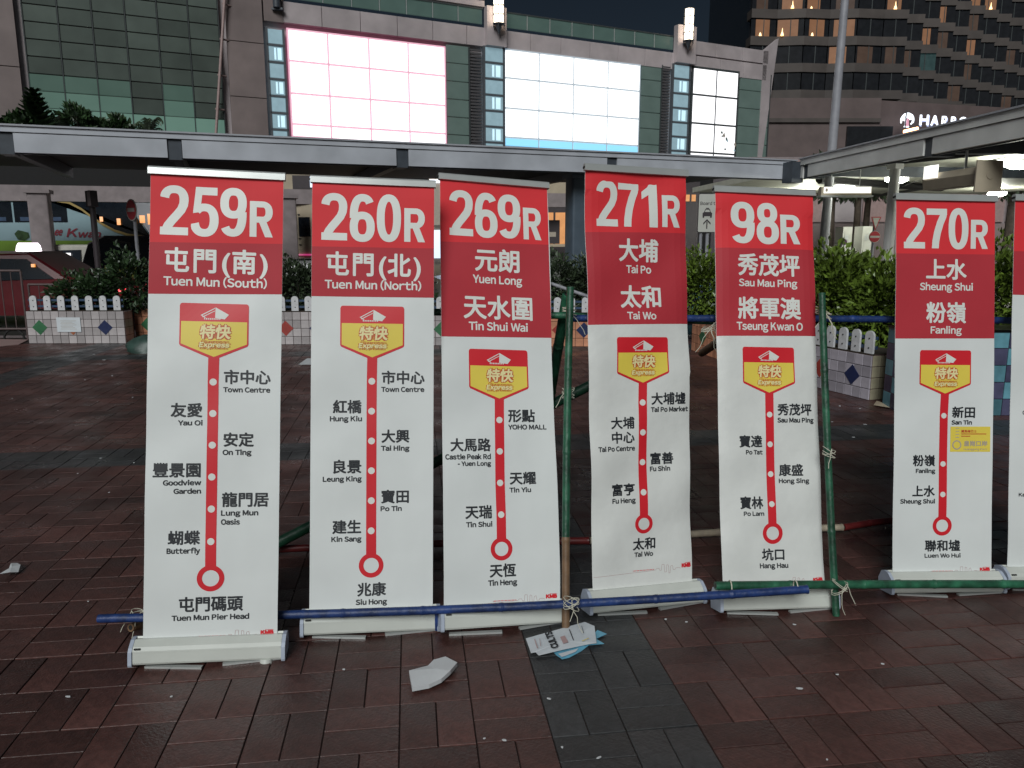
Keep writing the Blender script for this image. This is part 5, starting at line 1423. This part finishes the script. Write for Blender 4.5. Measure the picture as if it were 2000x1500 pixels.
# taxi: roof at pixel row 487, rear at the right
c = at(10, 540, 15.3)
tx_ = car('taxi', 'dark red taxi with glowing roof sign behind the barrier at far left', 'taxi', (c.x+.05, 15.6, -.12), R(4), 4.6, 1.7, .95,
    [(-2.3, .35), (-2.25, .85), (-1.4, 1.0), (-.75, 1.50), (.65, 1.53), (1.35, 1.08), (2.2, 1.0), (2.3, .55), (2.28, .35)],
    [[(-1.1, 1.02), (-.68, 1.40), (.05, 1.43), (.05, 1.02)], [(.12, 1.02), (.12, 1.43), (.60, 1.42), (1.12, 1.05)]], 'taxi_red', 'taxi_roof',
    [(2.29, -.65, .82, .03, .12, .06, 'lamp_red'), (2.29, .65, .82, .03, .12, .06, 'lamp_red'), (.75, -.80, 1.30, .03, .02, .03, 'lamp_amber')])
q = MB(); q.prism([(-.20, 0), (.20, 0), (.18, .10), (.14, .16), (-.14, .16), (-.18, .10)], -.1, .1, 'y'); rs = q.build('roof_sign', 'lamp_taxi', tx_); rs.location = (.28, 0, 1.565)
# minibus / van behind
c = at(250, 500, 19)
car('black_minivan', 'black minivan behind the no entry sign, left of the 259R sign', 'van', (c.x+1.35, 19.3, -.12), R(-4), 4.7, 1.8, 1.0,
    [(-2.35, .35), (-2.33, 1.0), (-2.1, 1.72), (-1.7, 1.90), (1.2, 1.88), (1.9, 1.12), (2.3, .98), (2.35, .35)],
    [[(-1.95, 1.1), (-1.75, 1.70), (-1.1, 1.72), (-1.1, 1.1)], [(-1.0, 1.1), (-1.0, 1.72), (0, 1.72), (0, 1.1)], [(.1, 1.1), (.1, 1.72), (1.05, 1.68), (1.5, 1.1)]], 'car_black', None,
    [(-2.37, -.75, .95, .03, .14, .10, 'lamp_red'), (-2.38, -.78, 1.12, .02, .05, .08, 'scr_lilac')], .33)
c = at(178, 485, 22.0)
car('white_van', 'cream white van standing between the bus and the black minivan', 'van', (c.x+.4, 22.4, -.12), R(2), 4.3, 1.8, .95,
    [(-2.1, .35), (-2.1, 1.0), (-1.75, 1.58), (-1.4, 1.68), (1.75, 1.68), (2.05, 1.6), (2.12, .9), (2.12, .35)],
    [[(-1.55, 1.02), (-1.35, 1.52), (-.5, 1.54), (-.5, 1.02)], [(-.35, 1.02), (-.35, 1.54), (.7, 1.54), (.7, 1.02)], [(.8, 1.02), (.8, 1.54), (1.7, 1.54), (1.7, 1.02)]], 'car_white', None,
    [(-2.14, -.7, .85, .03, .12, .08, 'lamp_red'), (-1.0, -.86, 1.42, .25, .01, .035, 'scr_lilac')], .32)
c = at(120, 510, 17.3)
car('dark_saloon', 'dark saloon car with glowing red tail lamp right of the taxi', 'car', (c.x-1.9, 17.9, -.12), R(3), 4.4, 1.7, .9,
    [(-2.2, .35), (-2.15, .8), (-1.3, .92), (-.6, 1.36), (.6, 1.38), (1.3, 1.0), (2.1, .95), (2.2, .5), (2.2, .35)],
    [[(-.95, .95), (-.55, 1.28), (0, 1.30), (0, .95)], [(.08, .95), (.08, 1.30), (.55, 1.29), (1.05, .97)]], 'car_black', None,
    [(2.2, -.6, .86, .03, .14, .05, 'lamp_red'), (2.2, -.72, 1.10, .03, .10, .05, 'lamp_red')], .30)
c = at(1088, 500, 20)
car('silver_car', 'silver car roof glimpsed right of the 269R sign', 'car', (c.x-1.0, 20.2, -.12), R(14), 4.4, 1.7, .9,
    [(-2.2, .35), (-2.15, .85), (-1.4, .98), (-.7, 1.42), (.6, 1.44), (1.4, 1.08), (2.15, .92), (2.2, .35)],
    [[(-1.0, 1.0), (-.62, 1.33), (0, 1.35), (0, 1.0)], [(.08, 1.0), (.08, 1.35), (.55, 1.34), (1.15, 1.04)]], 'car_silver', None, [(2.18, -.7, .8, .03, .1, .05, 'frost_bright')], .31)
c = at(595, 520, 18)
car('dark_car', 'dark car roof glimpsed between the 259R and 260R signs', 'car', (c.x+.4, 18.4, -.12), R(8), 4.3, 1.7, .85,
    [(-2.1, .35), (-2.1, .8), (-1.3, .92), (-.7, 1.36), (.7, 1.38), (1.4, 1.0), (2.1, .85), (2.1, .35)],
    [[(-.95, .95), (-.62, 1.26), (0, 1.28), (0, .95)], [(.08, .95), (.08, 1.28), (.6, 1.27), (1.1, .98)]], 'car_black', None, [(-2.1, -.6, .85, .03, .15, .05, 'lamp_red')], .30)
# coach
BY = 25.0
bx1 = at(302, 480, BY).x; bL = 11.5
bus = thing('coach', 'pale blue and lime green coach with maroon script on its side', 'coach', (bx1-bL, BY, -.12))
ztop = at(100, 383, BY).z + .12; zw1 = at(100, 393, BY).z+.12; zw0 = at(100, 434, BY).z+.12; zg1 = at(100, 470, BY).z+.12
mb = MB(); mb.prism([(0, .35), (bL-.25, .35), (bL, .9), (bL-.05, 1.9), (bL-.75, ztop-.15), (bL-1.2, ztop), (.3, ztop), (0, ztop-.3)], 0, 2.5, 'y'); mb.build('body', 'bus_white', bus)
mb = MB(); mb.box(.01, bL-1.6, -.012, -.002, .37, zg1); mb.build('lime_skirt', 'bus_green', bus)
def sweep(f): # curve of the gold stripe: pixel samples
    return f
crv = [(300, 381), (110, 391), (135, 395), (160, 408), (178, 422), (200, 437), (225, 450), (250, 458), (285, 463)]
P = [(at(a, b_, BY).x - bus.location.x, at(a, b_, BY).z + .12) for a, b_ in crv[1:]]
mb = MB(); mb.prism([(P[0][0]-.2, ztop-.18)] + [(bL-1.25, ztop-.05), (bL-.78, ztop-.18), (bL-.10, 1.9), (bL-.08, P[-1][1])] + P[::-1], -.02, -.001, 'y'); mb.build('front_glazing', 'bus_glass', bus)
mb = MB()
for (xa, za), (xb, zb_) in zip(P[:-1], P[1:]): mb.add([(xa, -.028, za-.05), (xb, -.028, zb_-.05), (xb, -.028, zb_+.03), (xa, -.028, za+.03)], [(0, 1, 2, 3)])
mb.build('gold_stripe', 'bus_gold', bus)
for k in range(5):
    x1 = P[1][0] - .1 - k*1.75; mb = MB(); mb.box(x1-1.68, x1, -.014, -.002, zw0, zw1); w_ = mb.build('side_window', 'bus_glass', bus)
    q = MB(); q.box(x1-1.5, x1-.2, -.018, -.015, zw0+.04, zw0+.16); q.build('seat_row', 'rail_blue', w_)
    q = MB(); q.box(x1-1.2, x1-.9, -.018, -.015, zw0+.36, zw0+.44); q.build('cabin_light', 'win_dim' if k else 'frost', w_)
mb = MB(); mb.box(.2, P[1][0]-.2, -.05, 0, ztop-.16, ztop-.10); mb.build('roof_gutter', 'bus_white', bus)
def script(txt, pa, pb, pyt, pyb, sh=.35):
    x0 = at(pa, pyb, BY).x-bus.location.x; x1 = at(pb, pyb, BY).x-bus.location.x; z0 = at(pa, pyb, BY).z+.12; z1 = at(pa, pyt, BY).z+.12
    t_ = MB(); text_mb(t_, txt, x0, x1, z0, z1, 'L', .05, .016, 0, sh); return t_.build('script_lettering', 'maroon', bus)
script('ee', 106, 121, 445, 460); script('K', 130, 150, 446, 463); script('wan', 151, 196, 450, 464)
mb = MB(); cx, cz = at(44, 458, BY).x-bus.location.x, at(44, 458, BY).z+.12
mb.prism([(cx-.25, cz+.02), (cx-.12, cz+.14), (cx+.05, cz+.10), (cx+.2, cz+.06), (cx+.22, cz-.08), (cx+.05, cz-.2), (cx-.15, cz-.16)], -.02, -.013, 'y'); mb.build('leaf_emblem', 'leaf_dark', bus)
for x in (2.2, bL-2.6): wheel(bus, x, .14, .5, .48, .3)
# small amber emissive boxes set against the coach front glazing
for k, (px, py, w_, h_) in enumerate(((232, 433, 7, 12), (264, 432, 6, 8), (278, 428, 10, 14), (291, 428, 5, 20), (198, 428, 6, 9))):
    c = at(px, py, BY-.06); s_ = BY/1500; mb = MB(); mb.box(-w_*s_/2, w_*s_/2, -.008, .0, -h_*s_/2, h_*s_/2); o = mb.build('amber_glow_block', 'lamp_amber', bus); o.location = c - bus.location
# cream lorry cab
c = at(612, 500, 23.5)
t = thing('cream_lorry', 'cream box lorry with dark cab window between the 259R and 260R signs', 'lorry', (c.x, 24.2, -.12))
z = lambda py: at(600, py, 24.2).z + .12
X = lambda px: at(px, 450, 24.2).x - c.x
mb = MB(); mb.box(X(578), X(578)+5.2, 0, 2.3, .5, z(395)); mb.build('cargo_body', 'cream', t)
mb = MB(); mb.box(X(584), X(606), -.02, -.001, z(462), z(424)); mb.build('dark_window', 'bus_glass', t)
mb = MB(); mb.box(X(574), X(577.5), -.06, .1, .7, z(398)); mb.build('corner_post', 'bar_silver', t)
for py, w in ((419, 4), (466, 4), (478, 4)):
    mb = MB(); mb.box(X(583), X(583+w), -.03, -.001, z(py+1), z(py-1)); mb.build('hinge', 'dark_slot', t)
for py, h, mk in ((403, 5, 'lamp_amber'), (413, 5, 'lamp_red')):
    mb = MB(); mb.box(X(572), X(574.5), -.09, -.062, z(py+h), z(py-h)); mb.build('marker_lamp', mk, t)
mb = MB(); mb.box(X(570), X(570)+5.3, -.05, -.002, z(499), z(496)); mb.build('side_strip', 'letter_magenta', t)
wheel(t, X(590)+.6, .3, .45, .44, .28); wheel(t, X(590)+4, .3, .45, .44, .28)

# ------------------------------------------------------------------ road signs and street furniture
def post(par, h, r=.03, mk='pole_grey', x=0, y=0, z0=-.12):
    mb = MB(); mb.cyl((x, y, z0), (x, y, h), r, r, 10); return mb.build('post', mk, par)
def disc(mb, r, y0, y1, z, mi=0, n=28, x=0): mb.prism([(x+r*math.cos(2*math.pi*i/n), z+r*math.sin(2*math.pi*i/n)) for i in range(n)], y0, y1, 'y', mi)
c = at(261, 450, 15.0); zc = at(261, 410, 15.0).z
t = thing('no_entry_sign', 'round red no entry sign on a grey post, left of the 259R sign', 'road sign', (c.x, 15.0, 0), R(-38))
post(t, zc-.1, .035, y=.04); mb = MB(); disc(mb, .205, -.012, 0, zc, 0); disc(mb, .185, -.016, -.0125, zc, 1); mb.box(-.13, .13, -.021, -.0165, zc-.035, zc+.035, 0); mb.build('disc', ['sign_white', 'sign_red'], t)
c = at(184, 440, 14.6); t = thing('small_sign_post', 'dark post with a small sign box near the coach', 'road sign', (c.x, 14.6, 0), R(-40))
post(t, at(184, 372, 14.6).z, .055, 'sign_dark'); z1 = at(184, 375, 14.6).z
mb = MB(); mb.box(-.10, .14, -.07, .05, z1-.27, z1+.02); mb.build('sign_box', 'sign_dark', t); mb = MB(); mb.box(.0, .13, -.078, -.0705, z1-.25, z1); mb.build('sign_face', 'concrete_pink', t)
# taxi boarding sign
Yb = 13.9; c = at(1394, 450, Yb); zt_, zb_ = at(1380, 379, Yb).z, at(1380, 453, Yb).z; wS = at(1425, 420, Yb).x - at(1362, 420, Yb).x
t = thing('taxi_stand_sign', 'white taxi boarding sign with car symbol and arrow beside the 98R sign', 'road sign', (c.x, Yb, 0))
def rrect(w, z0, z1, r): return [(sx*(w/2-r)+r*math.cos(R(a)), (z1-r if sz > 0 else z0+r)+r*math.sin(R(a))) for sx, sz, b0_ in ((1, -1, 270), (1, 1, 0), (-1, 1, 90), (-1, -1, 180)) for a in (b0_, b0_+30, b0_+60, b0_+90)]
mb = MB(); mb.prism(rrect(wS+.015, zb_-.008, zt_+.008, .03), -.010, .01, 'y', 0); mb.prism(rrect(wS, zb_, zt_, .025), -.013, -.0105, 'y', 1); mb.build('board', ['sign_dark', 'sign_white'], t)
mb = MB(); ux = at(1381, 420, Yb).x - c.x; k = Yb/1500; zz = at(1381, 417, Yb).z
text_mb(mb, 'Board the taxi', at(1367.5, 400, Yb).x-c.x, at(1424, 400, Yb).x-c.x, at(1380, 400.5, Yb).z, at(1380, 394, Yb).z, 'L', .03, .0145)
mb.prism([(ux-9*k, zz-5*k), (ux-9*k, zz+1*k), (ux-6.5*k, zz+2.5*k), (ux-4.5*k, zz+8*k), (ux+4.5*k, zz+8*k), (ux+6.5*k, zz+2.5*k), (ux+9*k, zz+1*k), (ux+9*k, zz-5*k), (ux+8.5*k, zz-8*k), (ux+5.5*k, zz-8*k), (ux+5.5*k, zz-5*k), (ux-5.5*k, zz-5*k), (ux-5.5*k, zz-8*k), (ux-8.5*k, zz-8*k)], -.0165, -.0135, 'y', 0)
mb.box(ux-3*k, ux+3*k, -.0165, -.0135, zz+8.6*k, zz+10.4*k, 0)
mb.prism([(ux-4.8*k, zz+2.8*k), (ux-3.4*k, zz+6.8*k), (ux+3.4*k, zz+6.8*k), (ux+4.8*k, zz+2.8*k)], -.018, -.017, 'y', 1)
za = at(1380, 447, Yb).z; zh = at(1380, 430, Yb).z
mb.box(ux-1.1*k, ux+1.1*k, -.0165, -.0135, za, zh-3*k, 0)
mb.prism([(ux-7*k, zh-8.5*k), (ux, zh-1.5*k), (ux+7*k, zh-8.5*k), (ux+7*k, zh-5*k), (ux, zh+2*k), (ux-7*k, zh-5*k)], -.0165, -.0135, 'y', 0)
mb.build('pictograms', ['sign_dark', 'sign_white'], t)
for px in (1370, 1383): post(t, zb_+.2, .03, 'pole_grey', at(px, 450, Yb).x-c.x, .045)
# give way and second no entry sign
Yg = 17.0; c = at(1709, 450, Yg); t = thing('give_way_sign', 'small triangular give way sign above a no entry disc between 98R and 270R', 'road sign', (c.x, Yg, 0))
post(t, at(1709, 424, Yg).z, .03, 'pole_grey', 0, .05)
k = Yg/1500; z1, z2 = at(1709, 423.5, Yg).z, at(1709, 451, Yg).z
mb = MB(); mb.prism([(-9.5*k, z1), (9.5*k, z1), (0, z2)], -.010, 0, 'y', 0); mb.prism([(-7*k, z1-1.6*k), (7*k, z1-1.6*k), (0, z2+4.5*k)], -.014, -.0105, 'y', 1); mb.build('triangle', ['sign_red', 'sign_white'], t)
mb = MB(); zz = at(1709, 462.5, Yg).z; disc(mb, 11*k, -.010, 0, zz, 0); disc(mb, 10.3*k, -.013, -.0105, zz, 1); mb.box(-9*k, 9*k, -.017, -.0135, zz-1.9*k, zz+1.9*k, 0); mb.build('no_entry_disc', ['sign_white', 'sign_red'], t)
c = at(1648, 473, 16.5); t = thing('purple_disc_sign', 'small dark purple round sign on a thin post', 'road sign', (c.x, 16.5, 0)); mb = MB(); disc(mb, .065, -.01, 0, c.z); mb.build('disc', 'sign_purple', t); post(t, c.z-.05, .012)
# white cabinets, tree trunks, distant wall on the right
def cabinet(px0, px1, pyt, Y, label):
    a = at(px0, 500, Y); b_ = at(px1, 500, Y); z1 = at(px0, pyt, Y).z
    t = thing('white_cabinet', label, 'cabinet', (a.x, Y, -.12), group='white cabinets beyond the hedge'); mb = MB(); mb.box(0, b_.x-a.x, 0, .5, 0, z1+.12); mb.build('case', 'sign_white', t)
    mb = MB(); mb.box(.04, (b_.x-a.x)*.82, -.012, -.001, .3, z1+.02); mb.build('door', 'sign_white', t)
    mb = MB(); mb.box((b_.x-a.x)*.2, (b_.x-a.x)*.6, -.02, -.0125, z1-.25, z1-.10); mb.build('vent', 'bar_silver', t)
cabinet(1643, 1661, 443, 21, 'white cabinet left of the dark tree trunks'); cabinet(1681, 1700, 442, 21, 'white cabinet right of the dark tree trunks')
def palm(px, Y, w_, label, seed, crown=True):
    rg = random.Random(seed); c = at(px, 500, Y); t = thing('street_tree', label, 'tree', (c.x, Y, -.12), group='street trees beyond the right hedge')
    mb = MB(); lean = rg.uniform(.1, .25); prev = Vector((0, 0, 0))
    for k in range(6):
        cur = Vector((lean*(k+1)/6 + .04*math.sin(k), 0, 3.7*(k+1)/6)); mb.cyl(prev, cur, w_*(1-.06*k), w_*(1-.06*(k+1)), 10, 0, False); prev = cur
    for a in (0, 2.1, 4.2): mb.cyl(prev, prev + Vector((math.cos(a)*.8, math.sin(a)*.8, .9)), .06, .03, 6)
    mb.build('trunk', 'bark', t)
    mb = MB(); mb.usetone = True; leaves(mb, (lean, 0, 4.1), (1.4, 1.1, .75), 1300, .18, rg, shell=.1); mb.build('crown', 'leaf_grey_t', t)
palm(1664, 29, .16, 'dark street tree between the two white cabinets', 1); palm(1678, 30.5, .16, 'second dark street tree close to the first', 2); palm(1612, 29.5, .2, 'dark tree shape standing in for the shadow of the slanting pole', 3); palm(1965, 29, .3, 'dark street tree behind the gap right of the 270R sign', 4)  # the tree behind the slanting pole stands in for that pole's shadow
c = at(1460, 400, 34); c2_ = at(2250, 400, 34)
t = thing('low_building', 'pinkish low wall building beyond the street trees on the right', 'building', (c.x, 34, -.12)); L_ = c2_.x-c.x
z1 = at(1700, 300, 34).z; zmid = at(1700, 437, 34).z+.12
mb = MB(); mb.box(0, L_, .2, 6, 0, z1); mb.build('wall', 'concrete_pink', t)
mb = MB(); mb.box(0, L_, 0, .19, 0, zmid); mb.build('plinth', 'wall_warm', t)
rg = random.Random(6)
for k in range(14):
    x = k*L_/14; mb = MB(); mb.box(x+.06, x+L_/14-.06, .10, .199, zmid+.08, z1-.1); mb.build('wall_panel', 'pipe_pink' if k % 3 else 'wall', t)
# shopfronts with amber light seen low in the gaps
def shop(px0, px1, pyt, pyb, Y, label, mk='shop_orange'):
    a = at(px0, pyb, Y); b_ = at(px1, pyb, Y); z0 = at(px0, pyb, Y).z; z1 = at(px0, pyt, Y).z
    t = thing('shopfront', label, 'shopfront', (a.x, Y, -.12), group='lit shopfronts beyond the road'); W = b_.x-a.x
    mb = MB(); mb.box(-.1, W+.1, .1, .4, 0, z1+.6); mb.build('wall', 'sign_dark', t)
    n = max(2, int(W/.5))
    for k in range(n):
        mb = MB(); mb.box(k*W/n+.03, (k+1)*W/n-.05, .06, .099, z0+.12, z1+.12); mb.build('lit_window', mk, t)
shop(1060, 1106, 415, 480, 30, 'amber lit shop windows between the 269R sign and the blue column')
mb = MB(); c = at(1077, 452, 27.0); mb.box(-.36, .28, -.1, .5, -.42, .38); mb.box(-.5, .5, -.15, .55, -.52, -.43, 1); mb.box(-.15, .15, -.106, -.101, -.18, -.02, 2); o = mb.build('dark_awning_box', ['sign_dark', 'cream', 'grey_print']); o.location = c; tag(o, 'dark box sign hanging in front of the amber lit shop', 'box sign')
mb = MB(); c = at(1096, 400, 31); mb.box(-1.6, .3, 0, .4, -.8, 1.3); o = mb.build('cream_pillar', 'cream'); o.location = c; tag(o, 'cream wall above the amber lit shop', 'wall')
shop(1338, 1362, 380, 393, 30, 'orange lit strip window left of the taxi boarding sign')
shop(840, 862, 525, 556, 27, 'yellow lit kiosk seen between the 260R and 269R signs')
mb = MB(); a = at(541, 372, 27); b_ = at(620, 372, 27); mb.box(0, b_.x-a.x, 0, .3, .0, .6); mb.box(.55, 1.6, -.03, -.001, .05, .5, 1); mb.box(1.15, 1.6, -.04, -.031, .1, .45, 2); o = mb.build('upper_sign_box', ['cream', 'sign_dark', 'lamp_blue']); o.location = a; tag(o, 'cream framed dark window with a blue white light above the lorry', 'window box')
c = at(853, 420, 24); mb = MB(); mb.box(-.22, .22, 0, .2, -.3, 1.35); mb.box(-.2, .2, -.02, -.001, -1.3, -.45, 1); mb.box(-.2, .2, -.03, -.001, .95, 1.05, 2); o = mb.build('pale_shop_panel', ['grey_print', 'lamp_blue', 'letter_lit']); o.location = c; tag(o, 'pale glowing panel in the gap between the 260R and 269R signs', 'panel')
# yellow barrier and metal crowd barrier
a, b_ = at(205, 530, 16.5), at(282, 530, 16.5); t = thing('yellow_barrier', 'yellow green barrier board behind the planter shrubs', 'barrier', (a.x, 16.5, -.12)); mb = MB(); mb.box(0, b_.x-a.x, 0, .08, .62, at(240, 519, 16.5).z+.12); mb.build('board', 'yellow_barrier', t)
for x in (.1, b_.x-a.x-.1):
    mb = MB(); mb.box(x-.03, x+.03, .0, .06, 0, .619); mb.build('leg', 'sign_dark', t)
def crowd_barrier(pa, pb, Y, label, mk='sign_dark', ht=.98, z0=0.0):
    a, b_ = at(pa, 600, Y), at(pb, 600, Y); W = b_.x-a.x; t = thing('metal_barrier', label, 'metal barrier', (a.x, Y, z0), group='metal street barriers')
    for z in (.18, ht):
        mb = MB(); mb.cyl((0, 0, z), (W, 0, z), .02, .02, 8); mb.build('rail', mk, t)
    n = int(W/.17)
    for k in range(n+1):
        mb = MB(); mb.cyl((k*W/n, 0, 0 if k in (0, n) else .18), (k*W/n, 0, ht), .018 if k in (0, n) else .009, None, 6); mb.build('bar', mk, t)
crowd_barrier(-330, 48, 12.9, 'dark metal barrier in front of the red taxi at far left', 'barrier', 1.15)
crowd_barrier(60, 120, 13.7, 'thin metal barrier behind the left planter', 'barrier', 1.0, -.12)
crowd_barrier(142, 212, 18.6, 'pale railing in front of the white van', 'bar_silver', 1.05, -.12)
c = atz(32, 662, 0); mb = MB(); pts = [Vector((.17*math.cos(R(a)), 0, .17*math.sin(R(a)))) for a in range(0, 181, 15)]; mb.tube(pts, .018, 8); o = mb.build('hoop', 'rubber'); o.location = (c.x, c.y-.05, 0); tag(o, 'low black hoop on the paving left of the white planter', 'hoop rack')
flat = atz(6, 672); mb = MB(); mb.prism([(-.9, -.5), (.15, -.35), (.32, -.1), (.1, .5), (-.9, .6)], .002, .012, 'z'); o = mb.build('painted_light_patch', 'pipe_pink', None, 'structure'); o.location = (flat.x, flat.y, 0)  # pool of orange light painted on the paving as a flat pink sheet
